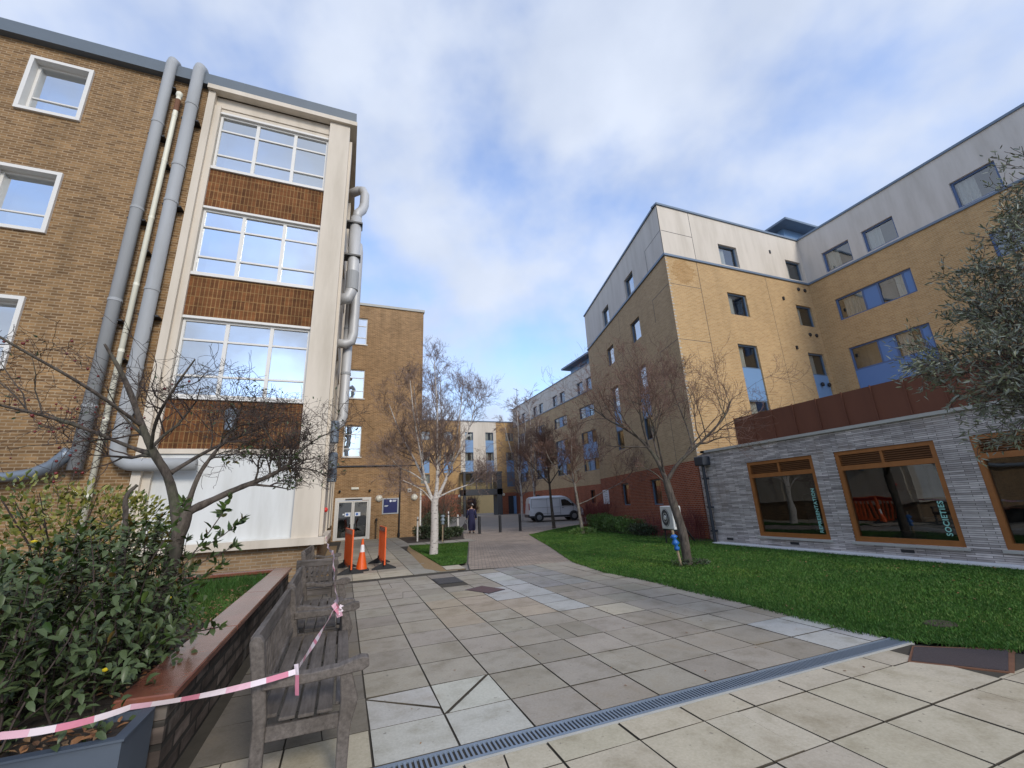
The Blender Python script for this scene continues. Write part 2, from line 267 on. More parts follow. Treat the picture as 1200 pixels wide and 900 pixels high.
M['lens'] = plain('headlamp_lens', (0.55, 0.58, 0.62), 0.15); M['lens_red'] = plain('rear_lens', (0.30, 0.01, 0.01), 0.2)
M['cloth_navy'] = plain('navy_cloth', (0.016, 0.016, 0.055), 0.9, 0.25, 8); M['skin'] = plain('skin', (0.42, 0.25, 0.17), 0.6); M['hair'] = plain('dark_hair', (0.015, 0.011, 0.009), 0.6)
M['mint'] = plain('mint_vinyl', (0.30, 0.62, 0.55), 0.6, 0.04); M['blue_bag'] = plain('blue_plastic_bag', (0.02, 0.13, 0.42), 0.4, 0.2, 14); M['grey_bag'] = plain('grey_plastic_bag', (0.20, 0.25, 0.30), 0.4, 0.2, 14)
M['ac'] = plain('white_enamel', (0.66, 0.66, 0.63), 0.4, 0.05); M['roof'] = plain('grey_roofing', (0.16, 0.16, 0.16), 0.9)
M['leather'] = plain('black_bag_cloth', (0.02, 0.014, 0.018), 0.7); M['sticker'] = plain('white_sticker', (0.72, 0.76, 0.82), 0.5, 0.03); M['sticker_b'] = plain('blue_sticker', (0.05, 0.16, 0.5), 0.5, 0.03)
M['light_string'] = None
# ------------------------------------------------------------------ mesh helpers
ORG = {}
def root_of(o):
    while o.parent: o = o.parent
    return o
class MB:
    def __init__(s): s.v = []; s.f = []; s.mi = []; s.cur = 0
    def quad(s, *ps):
        k = len(s.v); s.v += [tuple(p) for p in ps]; s.f.append(tuple(range(k, k + len(ps)))); s.mi.append(s.cur)
    def hexa(s, b, t):           # two loops of four corners, same winding
        k = len(s.v); s.v += [tuple(p) for p in b] + [tuple(p) for p in t]
        for f in ((3, 2, 1, 0), (4, 5, 6, 7), (0, 1, 5, 4), (1, 2, 6, 5), (2, 3, 7, 6), (3, 0, 4, 7)):
            s.f.append(tuple(k + i for i in f)); s.mi.append(s.cur)
    def box(s, x0, x1, y0, y1, z0, z1, mt=None):
        b = [(x0, y0, z0), (x1, y0, z0), (x1, y1, z0), (x0, y1, z0)]; t = [(p[0], p[1], z1) for p in b]
        if mt is not None: b = [mt @ Vector(p) for p in b]; t = [mt @ Vector(p) for p in t]
        s.hexa(b, t)
    def prism(s, prof, a, b):     # prof: list of 3D points, extruded by vector from a to b offsets
        k = len(s.v); n = len(prof); A = Vector(a); B = Vector(b)
        s.v += [tuple(Vector(p) + A) for p in prof] + [tuple(Vector(p) + B) for p in prof]
        s.f.append(tuple(range(k + n - 1, k - 1, -1))); s.f.append(tuple(range(k + n, k + 2 * n))); s.mi += [s.cur] * 2
        for i in range(n):
            j = (i + 1) % n; s.f.append((k + i, k + j, k + n + j, k + n + i)); s.mi.append(s.cur)
    def tube(s, pts, rad, n=8, caps=True):
        pts = [Vector(p) for p in pts]
        if not hasattr(rad, '__len__'): rad = [rad] * len(pts)
        k = len(s.v); side = None
        for i, p in enumerate(pts):
            d = (pts[min(i + 1, len(pts) - 1)] - pts[max(i - 1, 0)])
            d = d.normalized() if d.length > 1e-9 else Vector((0, 0, 1))
            if side is None:
                side = d.orthogonal().normalized()
            else:
                side = side - d * side.dot(d)
                side = side.normalized() if side.length > 1e-6 else d.orthogonal().normalized()
            o = d.cross(side)
            for q in range(n):
                a = 2 * math.pi * q / n
                s.v.append(tuple(p + side * (math.cos(a) * rad[i]) + o * (math.sin(a) * rad[i])))
        for i in range(len(pts) - 1):
            for q in range(n):
                a = k + i * n + q; b = k + i * n + (q + 1) % n
                s.f.append((a, b, b + n, a + n)); s.mi.append(s.cur)
        if caps:
            s.f.append(tuple(k + q for q in range(n - 1, -1, -1))); s.f.append(tuple(k + (len(pts) - 1) * n + q for q in range(n))); s.mi += [s.cur] * 2
    def lathe(s, c, prof, n=16, axis=(0, 0, 1), cap=True):
        ax = Vector(axis).normalized(); u = ax.orthogonal().normalized(); w = ax.cross(u); c = Vector(c); k = len(s.v)
        for r, h in prof:
            for q in range(n):
                a = 2 * math.pi * q / n; s.v.append(tuple(c + ax * h + u * (math.cos(a) * r) + w * (math.sin(a) * r)))
        for i in range(len(prof) - 1):
            for q in range(n):
                a = k + i * n + q; b = k + i * n + (q + 1) % n; s.f.append((a, b, b + n, a + n)); s.mi.append(s.cur)
        if cap: s.f.append(tuple(k + q for q in range(n - 1, -1, -1))); s.f.append(tuple(k + (len(prof) - 1) * n + q for q in range(n))); s.mi += [s.cur] * 2
    def leaf(s, p, d, nrm, L, Wd, bend=0.15):
        d = Vector(d).normalized(); side = d.cross(Vector(nrm)); side = side.normalized() if side.length > 1e-5 else d.orthogonal().normalized(); up = side.cross(d)
        p = Vector(p); k = len(s.v); cup = Wd * .16
        for a, b in ((0, 0), (.3, 0), (.68, 0), (1, 0), (.26, .46), (.64, .40), (.26, -.46), (.64, -.40)):
            s.v.append(tuple(p + d * (L * a * (1 - .1 * bend * a)) + side * (Wd * b) + up * (cup * (1 if b else 0) - L * bend * a * a)))
        s.f += [(k, k + 1, k + 4), (k + 1, k + 2, k + 5, k + 4), (k + 2, k + 3, k + 5), (k, k + 6, k + 1), (k + 1, k + 6, k + 7, k + 2), (k + 2, k + 7, k + 3)]; s.mi += [s.cur] * 6
    def build(s, name, mats, parent=None, smooth=False, bevel=0.0, org=None, recalc=False):
        me = bpy.data.meshes.new(name); o = bpy.data.objects.new(name, me); COL.objects.link(o)
        if parent is not None:
            O = ORG.get(root_of(parent).name, Vector((0, 0, 0))); o.parent = parent
        else:
            O = Vector(org) if org is not None else Vector((0, 0, 0)); ORG[o.name] = O; o.location = O
        if O.length: vv = [(v[0] - O.x, v[1] - O.y, v[2] - O.z) for v in s.v]
        else: vv = s.v
        me.from_pydata(vv, [], s.f)
        for m in (mats if isinstance(mats, (list, tuple)) else [mats]): me.materials.append(m)
        if isinstance(mats, (list, tuple)): me.polygons.foreach_set('material_index', s.mi)
        if bevel or recalc:
            bm = bmesh.new(); bm.from_mesh(me)
            if recalc: bmesh.ops.recalc_face_normals(bm, faces=bm.faces)
            if bevel:
                es = [e for e in bm.edges if len(e.link_faces) == 2 and e.calc_face_angle(0) > 0.6]
                bmesh.ops.bevel(bm, geom=es, offset=bevel, segments=1, affect='EDGES', clamp_overlap=True)
            bm.to_mesh(me); bm.free()
        if smooth: me.polygons.foreach_set('use_smooth', [True] * len(me.polygons))
        me.update(); return o
def tag(o, label, cat, group=None, kind=None):
    if label: o['label'] = label
    if cat: o['category'] = cat
    if group: o['group'] = group
    if kind: o['kind'] = kind
    return o
def thing(name, loc, label, cat, group=None):
    o = bpy.data.objects.new(name, None); COL.objects.link(o); o.location = loc; o.empty_display_size = 0.2; ORG[o.name] = Vector(loc)
    return tag(o, label, cat, group)
def copy_thing(o, loc, rz=0.0, label=None):
    r = o.copy(); COL.objects.link(r); r.location = loc; r.rotation_euler = (0, 0, rz)
    if label: r['label'] = label
    for ch in list(o.children):
        c = ch.copy(); COL.objects.link(c); c.parent = r
        for g in list(ch.children):
            d = g.copy(); COL.objects.link(d); d.parent = c
    return r
def sheet(name, poly, mat, z=0.0, kind='structure', thick=0.0):
    mb = MB()
    if thick: mb.prism([(x, y, 0) for x, y in poly], (0, 0, z - thick), (0, 0, z))
    else: mb.quad(*[(x, y, z + gz(y)) for x, y in poly])
    o = mb.build(name, mat, recalc=bool(thick)); o['kind'] = kind; return o
# ------------------------------------------------------------------ facades and windows
class Fac:
    def __init__(s, O, t, n): s.O = Vector((O[0], O[1], 0)); s.t = Vector((t[0], t[1], 0)).normalized(); s.n = Vector((n[0], n[1], 0)).normalized(); s.flip = Vector((s.t.y, -s.t.x, 0)).dot(s.n) < 0
    def P(s, u, z, d=0.0): return s.O + s.t * u - s.n * d + Vector((0, 0, z))
    def q(s, mb, a, b, c, d): mb.quad(d, c, b, a) if s.flip else mb.quad(a, b, c, d)
    def rect(s, mb, u0, u1, z0, z1, d): s.q(mb, s.P(u0, z0, d), s.P(u1, z0, d), s.P(u1, z1, d), s.P(u0, z1, d))
    def box(s, mb, u0, u1, z0, z1, d0, d1):   # d0 = outer, d1 = inner
        b = [s.P(u0, z0, d0), s.P(u1, z0, d0), s.P(u1, z0, d1), s.P(u0, z0, d1)]; t = [s.P(u0, z1, d0), s.P(u1, z1, d0), s.P(u1, z1, d1), s.P(u0, z1, d1)]
        if s.flip: b.reverse(); t.reverse()
        mb.hexa(b, t)
    def wall(s, mb, u0, u1, z0, z1, holes=(), dep=0.12, d=0.0):
        hs = [(max(a, u0), min(b, u1), max(c, z0), min(e, z1)) for a, b, c, e in holes if a < u1 and b > u0 and c < z1 and e > z0]
        us = sorted({u0, u1} | {x for h in hs for x in h[:2]}); zs = sorted({z0, z1} | {x for h in hs for x in h[2:]})
        for i in range(len(us) - 1):
            for j in range(len(zs) - 1):
                uc = (us[i] + us[i + 1]) / 2; zc = (zs[j] + zs[j + 1]) / 2
                if any(h[0] < uc < h[1] and h[2] < zc < h[3] for h in hs): continue
                s.rect(mb, us[i], us[i + 1], zs[j], zs[j + 1], d)
        for a, b, c, e in hs:
            P = s.P; e0 = d; e1 = d + dep
            s.q(mb, P(a, c, e0), P(a, c, e1), P(a, e, e1), P(a, e, e0)); s.q(mb, P(b, c, e1), P(b, c, e0), P(b, e, e0), P(b, e, e1))
            s.q(mb, P(a, c, e0), P(b, c, e0), P(b, c, e1), P(a, c, e1)); s.q(mb, P(a, e, e1), P(b, e, e1), P(b, e, e0), P(a, e, e0))
def window(bld, fa, u0, u1, z0, z1, fm, gm, dep=0.11, fw=0.055, vs=(), hs=(), panels=(), pm=None, curt=(), room='room', rd=0.7, sill=None, sillm=None, surround=None, tilt=None, bw=0.035):
    mb = MB(); fd = 0.06
    for a, b, c, e in ((u0, u1, z1 - fw, z1), (u0, u1, z0, z0 + fw), (u0, u0 + fw, z0 + fw, z1 - fw), (u1 - fw, u1, z0 + fw, z1 - fw)): fa.box(mb, a, b, c, e, dep - 0.02, dep + fd)
    for v in vs: fa.box(mb, v - bw, v + bw, z0 + fw, z1 - fw, dep - 0.012, dep + fd)
    cols = [u0 + fw] + sorted(vs) + [u1 - fw]
    for h, ci in hs:
        for i in range(len(cols) - 1):
            if ci is None or i in ci: fa.box(mb, cols[i] + (bw if i else 0), cols[i + 1] - (bw if i < len(cols) - 2 else 0), h - bw * 0.55, h + bw * 0.55, dep - 0.006, dep + fd - 0.012)
    if surround:
        sw, sp = surround
        for a, b, c, e in ((u0 - sw, u1 + sw, z1, z1 + sw), (u0 - sw, u1 + sw, z0 - sw, z0), (u0 - sw, u0, z0, z1), (u1, u1 + sw, z0, z1)): fa.box(mb, a, b, c, e, -sp, dep)
    w = mb.build('window', fm, bld)
    def inpanel(a, b): return any(p[0] <= (a + b) / 2 <= p[1] for p in panels)
    for i in range(len(cols) - 1):
        if not inpanel(cols[i], cols[i + 1]):
            zs = [z0 + fw] + sorted(h for h, ci in hs) + [z1 - fw]
            for a, b in zip(zs, zs[1:]):
                g = MB(); dd = [dep + .03 + rng.uniform(-.006, .006) for _ in range(4)]; dd[3] = dd[0] + dd[2] - dd[1]
                fa.q(g, fa.P(cols[i], a, dd[0]), fa.P(cols[i + 1], a, dd[1]), fa.P(cols[i + 1], b, dd[2]), fa.P(cols[i], b, dd[3])); g.build('pane', gm, w)
    for a, b in panels:
        p = MB(); fa.box(p, a, b, z0 + fw, z1 - fw, dep + 0.005, dep + 0.05); p.build('infill_panel', pm, w)
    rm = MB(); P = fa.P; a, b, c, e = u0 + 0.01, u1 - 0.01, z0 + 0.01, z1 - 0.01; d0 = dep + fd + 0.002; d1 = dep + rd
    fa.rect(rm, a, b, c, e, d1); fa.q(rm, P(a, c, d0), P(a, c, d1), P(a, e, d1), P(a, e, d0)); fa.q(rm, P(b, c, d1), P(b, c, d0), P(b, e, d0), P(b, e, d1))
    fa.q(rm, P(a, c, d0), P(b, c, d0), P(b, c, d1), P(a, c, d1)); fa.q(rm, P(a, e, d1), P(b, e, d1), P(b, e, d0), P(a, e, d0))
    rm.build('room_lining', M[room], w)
    if curt:
        for a, b in curt:
            cm = MB(); n = max(4, int((b - a) / 0.035)); pr = None
            for i in range(n + 1):
                u = a + (b - a) * i / n; dd = dep + 0.16 + 0.03 * math.sin(i * 1.9 + a * 3) + 0.012 * math.sin(i * 0.7)
                if pr: fa.q(cm, fa.P(pr[0], z0 + 0.05, pr[1]), fa.P(u, z0 + 0.05, dd), fa.P(u, z1 - 0.05, dd), fa.P(pr[0], z1 - 0.05, pr[1]))
                pr = (u, dd)
            cm.build('curtain', M['curtain'], w)
    if sill:
        sm = MB(); fa.box(sm, u0 - 0.06, u1 + 0.06, z0 - sill, z0 - 0.003, -0.06, dep); sm.build('sill', M[sillm], w)
    return w
def textmesh(body, size, mat, parent, origin, xdir, ydir, extr=0.003, name='lettering'):
    cu = bpy.data.curves.new('t', 'FONT'); cu.body = body; cu.size = size; cu.extrude = extr; cu.offset = size * 0.022; cu.space_character = 1.12
    to = bpy.data.objects.new('t', cu); COL.objects.link(to)
    dg = bpy.context.evaluated_depsgraph_get(); dg.update()
    me = bpy.data.meshes.new_from_object(to.evaluated_get(dg)); bpy.data.objects.remove(to); bpy.data.curves.remove(cu)
    o = bpy.data.objects.new(name, me); COL.objects.link(o); me.materials.clear(); me.materials.append(mat)
    X = Vector(xdir).normalized(); Y = Vector(ydir).normalized(); Z = X.cross(Y)
    O = ORG.get(root_of(parent).name, Vector((0, 0, 0))) if parent else Vector((0, 0, 0)); p = Vector(origin) - O
    me.transform(Matrix(((X.x, Y.x, Z.x, p.x), (X.y, Y.y, Z.y, p.y), (X.z, Y.z, Z.z, p.z), (0, 0, 0, 1))))
    if parent: o.parent = parent
    return o
# ------------------------------------------------------------------ the ground
def build_ground():
    mb = MB(); ys = [-150, 29.9, 34, 38, 42, 46, 51, 300]
    for a, b in zip(ys, ys[1:]): mb.quad((-250, a, gz(a) - .05), (250, a, gz(a) - .05), (250, b, gz(b) - .05), (-250, b, gz(b) - .05))
    mb.build('ground', M['asphalt'])['kind'] = 'structure'
build_ground()
PATH_L = [(3.2, 11.65), (3.5, 12.88), (5.5, 20.1), (7.2, 25.5)]; PATH_R = [(9.36, 21.89), (7.48, 15.54), (6.04, 11.0)]
sheet('brick_path', [(3.2, 11.62), (6.1, 10.9), (7.48, 15.54), (9.36, 21.89), (9.5, 22.3), (12.25, 24.94), (15.67, 27.75), (20, 29.5), (5.5, 29.5), (6.6, 26), (5.5, 20.1), (3.5, 12.88)], M['paviors'], -0.004)
LAWN_R = [(9.36, 21.89), (7.48, 15.54), (6.04, 11.0), (5.71, 9.03), (5.85, 7.5), (5.80, 6.3), (5.76, 5.3), (5.71, 4.6), (5.68, 3.7), (5.76, 3.24), (5.97, 2.96), (6.31, 2.59), (7.2, 1.9), (9.0, 0.5), (11.94, -1.5), (11.94, 11.9), (13.2, 13.0), (16.0, 24.6), (16.3, 27.6), (15.67, 27.75), (12.25, 24.94)]
LAWN_L = [(2.85, 20.6), (5.45, 20.0), (3.45, 12.9), (3.14, 12.75), (2.70, 12.75), (2.72, 14.99), (2.75, 19.0)]
sheet('lawn', LAWN_R, M['lawn'], 0.008); sheet('lawn_verge', LAWN_L, M['lawn'], 0.008)
sheet('gravel_strip', [(2.82, 20.6), (2.70, 15), (2.68, 12.7), (3.1, 12.7), (3.1, 11.7), (2.45, 11.75), (2.18, 12.6), (2.5, 18.6)], M['gravel'], 0.004)['kind'] = 'structure'
sheet('white_gravel_border', [(11.94, 11.95), (12.295, 11.95), (12.295, -1.5), (11.94, -1.5)], M['white_gravel'], 0.045, thick=0.06)
sheet('planting_bed', [(2.9, 22.3), (5.9, 22.3), (6.9, 26.2), (8.2, 36), (11, 50), (4.6, 50), (4.5, 27.6), (3.0, 27.3)], M['soil'], -0.01)
sheet('shrub_bed', [(12.4, 12.3), (13.2, 13.0), (16.0, 24.6), (16.2, 27), (14.2, 24), (12.9, 20), (12.3, 15)], M['soil'], 0.014)
sheet('side_bed', [(-0.57, 12.6), (-0.27, 12.6), (-0.2, 17.4), (-0.2, 24), (-0.57, 24)], M['gravel'], 0.004)
# paving slabs: real slabs with open joints, one colour each
def in_poly(x, y, P):
    c = False; n = len(P)
    for i in range(n):
        x1, y1 = P[i]; x2, y2 = P[(i + 1) % n]
        if (y1 > y) != (y2 > y) and x < (x2 - x1) * (y - y1) / (y2 - y1) + x1: c = not c
    return c
def lawn_edge(y):
    pts = [(5.76, 3.1), (5.68, 3.7), (5.71, 4.6), (5.76, 5.3), (5.80, 6.3), (5.85, 7.5), (5.71, 9.03), (6.04, 11.0), (6.4, 12)]
    for (a, b), (c, d) in zip(pts, pts[1:]):
        if b <= y <= d: return a + (c - a) * (y - b) / (d - b)
    return 5.7
class Slabs(MB):
    def __init__(s): super().__init__(); s.col = []
    def slab(s, poly, c, z=0.0, gap=0.006, rr=rng):
        n = len(poly); cx = sum(p[0] for p in poly) / n; cy = sum(p[1] for p in poly) / n
        def ins(g):
            out = []
            for x, y in poly:
                dx, dy = x - cx, y - cy; l = math.hypot(dx, dy) or 1
                out.append((x - dx / l * g * 1.3, y - dy / l * g * 1.3))
            return out
        a = ins(gap + .001); b = ins(gap + 0.003); dz = rr.uniform(-0.0025, 0.0025); tx, ty = rr.uniform(-.004, .004), rr.uniform(-.004, .004); k = len(s.v)
        hz = lambda x, y: z + dz + gz(y) + (x - cx) * tx + (y - cy) * ty
        s.v += [(x, y, z - 0.05 + gz(y)) for x, y in a] + [(x, y, hz(x, y) - 0.003) for x, y in a] + [(x, y, hz(x, y)) for x, y in b]
        fs = [tuple(k + 2 * n + i for i in range(n))]
        for r in (0, 1):
            for i in range(n):
                j = (i + 1) % n; fs.append((k + r * n + i, k + r * n + j, k + (r + 1) * n + j, k + (r + 1) * n + i))
        s.f += fs; s.mi += [0] * len(fs); s.col += [c] + [(.07, .06, .045)] * (2 * n)
    def done(s, name, label):
        o = s.build(name, M['slab']); ca = o.data.color_attributes.new('slab', 'FLOAT_COLOR', 'CORNER')
        arr = []
        for f, c in zip(s.f, s.col): arr += [c[0], c[1], c[2], 1.0] * len(f)
        ca.data.foreach_set('color', arr); o['kind'] = 'structure'; return o
def cjit(c, v=0.10):
    k = 1 + rng.uniform(-v, v); return (c[0] * k, c[1] * k * rng.uniform(.985, 1.015), c[2] * k * rng.uniform(.97, 1.03))
GREY = (0.355, 0.318, 0.262); PALE = (0.50, 0.49, 0.44); SILVER = (0.44, 0.44, 0.43); BEIGE = (0.40, 0.335, 0.255); BUFF = (0.50, 0.445, 0.345); DARK = (0.295, 0.262, 0.215)
def build_paving():
    s = Slabs(); X = [-0.87, -0.295] + [0.28 + .575 * k for k in range(12)]; Y = [3.43, 3.945] + [4.56 + .615 * k for k in range(12)]
    covers = [(2.05, 2.69, 9.65, 10.72)]
    for i in range(len(X) - 1):
        for j in range(len(Y) - 1):
            x0, x1, y0, y1 = X[i], X[i + 1], Y[j], Y[j + 1]; cx, cy = (x0 + x1) / 2, (y0 + y1) / 2
            if y0 > 11.5: continue
            y1 = min(y1, 11.62); e = lawn_edge(cy)
            if x0 > e - 0.05: continue
            x1 = min(x1, e + 0.02)
            if x0 < 2.6 and x1 > 2.1 and y1 > 9.9 and y0 < 10.6 and 2.0 < cx < 2.65: continue
            c = cjit(GREY, .05)
            if rng.random() < 0.08: c = cjit(DARK, .07)
            if 0.25 < cx < 1.45 and cy < 4.6: c = cjit(PALE, .05)
            if cx < 0.28 and cy < 4.0: c = cjit(BUFF, .06)
            if cx < 0.28 and cy > 4.0: c = cjit((0.215, 0.19, 0.155), .10)
            if 1.4 < cx < 2.1 and 6.6 < cy < 8.3: c = cjit(BEIGE, .05)
            if 2.0 < cx < 2.6 and 6.8 < cy < 8.6: c = cjit(BEIGE, .08)
            if 2.6 < cx < 3.2 and 6.2 < cy < 8.2: c = cjit(BEIGE, .06)
            if 2.6 < cx < 3.2 and 7.9 < cy < 8.6: c = cjit(SILVER, .04)
            if 3.15 < cx < 3.75 and 6.3 < cy < 10.6: c = cjit(SILVER, .06)
            if 3.7 < cx < 4.3 and 5.8 < cy < 6.4: c = cjit(BUFF, .03)
            if 5.0 < cx < 5.75 and cy < 4.5: c = cjit(SILVER, .05)
            if 3.7 < cx < 5 and cy > 8.5: c = cjit((0.30, 0.29, 0.27), .06)
            if abs(cx - .57) < .2 and 3.9 < cy < 4.6:      # a slab broken across
                s.slab([(x0, y1 - .02), (x1, y0 + .13), (x1, y1)], c); s.slab([(x0, y0), (x1, y0), (x1, y0 + .11), (x0, y1 - .04)], cjit(PALE, .04)); continue
            if abs(cx - 1.14) < .2 and 3.9 < cy < 4.6:
                s.slab([(x0, y0), (x1 - .03, y1), (x0, y1)], c); s.slab([(x0 + .03, y0), (x1, y0), (x1, y1)], cjit(PALE, .05)); continue
            if abs(cx - 4.6) < .3 and 3.4 < cy < 4.4 and False: continue
            if rng.random() < 0.07:
                m = rng.uniform(.35, .65); a = x0 + (x1 - x0) * m; b = x0 + (x1 - x0) * (m + rng.uniform(-.2, .2))
                s.slab([(x0, y0), (a, y0), (b, y1), (x0, y1)], c, gap=.004); s.slab([(a, y0), (x1, y0), (x1, y1), (b, y1)], c, gap=.004)
            else: s.slab([(x0, y0), (x1, y0), (x1, y1), (x0, y1)], c)
    s.done('grey_paving', '')
    s = Slabs(); X = [-1.5, -.95, -.37, .22, .82, 1.41, 2.0, 2.58, 3.10, 3.68, 4.27, 4.86, 5.30, 6.2, 6.8, 7.5]; Y = [3.2, 2.94, 2.37, 1.80, 1.2, .6, 0, -.6]
    for i in range(len(X) - 1):
        for j in range(len(Y) - 1):
            x0, x1, y1, y0 = X[i], X[i + 1], Y[j], Y[j + 1]
            if x0 > 5.2 and x0 < 6.1 and y0 > 2.3: y1 = 2.40
            if x0 > 5.2 and j == 0: continue
            if x0 > 6.1 and y0 > 1.5: continue
            c = cjit(BUFF, .07)
            if rng.random() < .14 and x1 - x0 > .5:
                m = rng.uniform(.35, .7); a = x0 + (x1 - x0) * m; b = x0 + (x1 - x0) * (m + rng.uniform(-.06, .1)); s.slab([(x0, y0), (a, y0), (b, y1), (x0, y1)], c, gap=.004); s.slab([(a, y0), (x1, y0), (x1, y1), (b, y1)], cjit(c, .03), gap=.004)
            else: s.slab([(x0, y0), (x1, y0), (x1, y1), (x0, y1)], c)
    s.done('buff_paving', '')
    s = Slabs(); y = 11.66
    k = 0
    while y < 27.0:
        h = 0.9 if k % 3 else 1.15; xs = [-.22, .3, .95, 1.75, 2.35, 2.9]
        for i in range(5):
            x0, x1 = xs[i], xs[i + 1]; dx = (y - 11.66) * 0.012
            if x0 > 2.2 and 11.9 < y < 20.0: x1 = 2.4
            if x1 - x0 < .08: continue
            c = cjit((0.40, 0.36, 0.29), .09)
            if x0 > 1.7: c = cjit((0.33, 0.31, 0.265), .08)
            if k == 0 and i in (1, 2): c = cjit(BUFF, .05)
            s.slab([(x0 + dx, y), (x1 + dx, y), (x1 + dx, y + h), (x0 + dx, y + h)], c)
        y += h; k += 1
    x = 2.95
    while x < 5.9: s.slab([(x, 20.75), (x + .75, 20.65), (x + .8, 22.2), (x + .05, 22.25)], cjit((0.36, 0.335, 0.28), .1)); x += .78
    s.slab([(2.62, 11.85), (3.14, 11.8), (3.16, 12.66), (2.66, 12.62)], BUFF, z=.012)
    s.done('forecourt_paving', '')
    sheet('paving_bed', [(-3.5, -3), (8, -3), (6.2, 2.6), (5.7, 3.2), (5.7, 9), (6.0, 11.0), (5.9, 11.66), (3.2, 11.66), (2.4, 11.8), (2.5, 19), (3, 20.5), (6, 20.4), (6, 22.3), (3, 22.4), (3, 27.4), (-.6, 27.4), (-.6, 12.55), (-1, 12.4), (-1, 3.4), (-3.5, 3.2)], M['joint'], -0.009)
build_paving()
# ------------------------------------------------------------------ the old hospital block with the glazed bay
def old_block():
    YF = 12.55
    b = thing('old_brick_block', (-6, 14, 0), 'four-storey brown brick block with tall cream-framed glazed bay and grey flat roof edge', 'building')
    f = Fac((0, YF), (1, 0), (0, -1)); WX = (-8.62, -7.46)
    wz = [(12.25, 13.88), (8.70, 10.33), (5.13, 6.76)]
    wx = [WX, (-12.2, -11.04), (-15.6, -14.4)]
    holes = [(u[0] - .04, u[1] + .04, z[0] - .04, z[1] + .04) for u in wx for z in wz]
    m = MB(); f.wall(m, -18, -4.62, 0.0, 14.42, holes, 0.2)
    m.quad((-18, 12.6, 14.4), (-.6, 12.6, 14.4), (-.6, 40, 14.4), (-18, 40, 14.4)); m.quad((-18, 12.55, 0), (-18, 40, 0), (-18, 40, 14.4), (-18, 12.55, 14.4))
    m.build('wall', M['old_brick'], b)
    m = MB(); s = Fac((-.60, 12.75), (0, 1), (1, 0)); s.wall(m, 0, 14.8, 0, 14.42); m.build('side_wall', M['old_brick_y'], b)
    for u in wx:
        for z in wz: window(b, f, u[0], u[1], z[0], z[1], M['white'], M['glass_l'], 0.17, 0.06, (), [(z[0] + .52, None)], room='room_pale', surround=(0.09, 0.07), rd=.5)
    m = MB(); f.box(m, -18, -.62, 14.42, 14.82, -.20, .3); m.box(-.62, -.40, 12.35, 27.5, 14.42, 14.82); m.build('roof_fascia', M['fascia'], b)
    m = MB(); f.box(m, -4.66, -.36, 14.26, 14.415, -.25, 0); m.box(-.60, -.36, 12.55, 27.4, 14.26, 14.415); m.build('cornice', M['cream'], b)
    # cream frame of the bay
    m = MB()
    f.box(m, -4.64, -4.46, 0.9, 14.258, -.14, .35); f.box(m, -4.46, -4.30, 0.9, 13.88, -.02, .35); f.box(m, -4.46, -1.2, 13.885, 14.258, .05, .35); f.box(m, -4.30, -1.2, 13.66, 13.882, .085, .35)
    f.box(m, -1.2, -.575, 0.9, 14.258, -.14, .35); f.box(m, -4.30, -1.2, 3.15, 3.27, .02, .35)
    m.build('bay_frame', M['cream'], b)
    m = MB(); f.box(m, -4.8, -.42, .84, 1.02, -.26, .3); m.box(-.575, -.36, 12.55, 16.5, .84, 1.02); m.build('bay_sill', M['cream'], b)
    m = MB(); f.box(m, -4.62, -.585, 0, .84, -.02, .3); m.build('plinth', M['plinth_brick'], b)
    # cream panels and dark slots along the return
    m = MB()
    for y0, y1 in ((12.7, 13.15), (15.9, 16.3), (19.1, 19.5), (22.3, 22.7)): m.box(-.6, -.49, y0, y1, 1.02, 13.9)
    m.box(-.6, -.53, 13.15, 24, 1.02, 4.3); m.box(-.6, -.52, 13.15, 24, 7.0, 8.2); m.box(-.6, -.52, 13.15, 24, 10.4, 11.6)
    m.build('side_panel', M['cream'], b)
    bf = Fac((0, 12.55), (1, 0), (0, -1))
    for z0, z1 in ((11.66, 13.64), (8.12, 10.20), (4.62, 6.75)):
        h = z1 - z0
        window(b, bf, -4.29, -1.22, z0, z1, M['white'], M['glass_l'], 0.12, 0.06, (-3.27, -2.20), [(z1 - h * .27, None), (z0 + h * .265, None)], room='room_pale', rd=.8, bw=.045)
        m = MB(); bf.box(m, -4.3, -1.21, z0 - .09, z0 - .003, -.0, .3); m.build('window_ledge', M['white'], b); m = MB(); bf.box(m, -4.3, -1.21, z1 + .003, z1 + .07, .02, .3); m.build('window_head', M['white'], b)
    for z0, z1 in ((10.275, 11.565), (6.825, 8.025), (3.275, 4.525)):
        m = MB(); bf.box(m, -4.3, -1.215, z0, z1, .06, .3); m.build('spandrel', M['tile'], b)
    m = MB(); bf.box(m, -4.3, -1.215, 1.06, 3.145, .08, .2); bf.box(m, -4.3, -1.215, 1.02, 1.06, .0, .2); bf.box(m, -3.82, -3.81, 1.06, 3.14, .074, .2)
    m.build('blanked_window', M['white_panel'], b)
old_block()
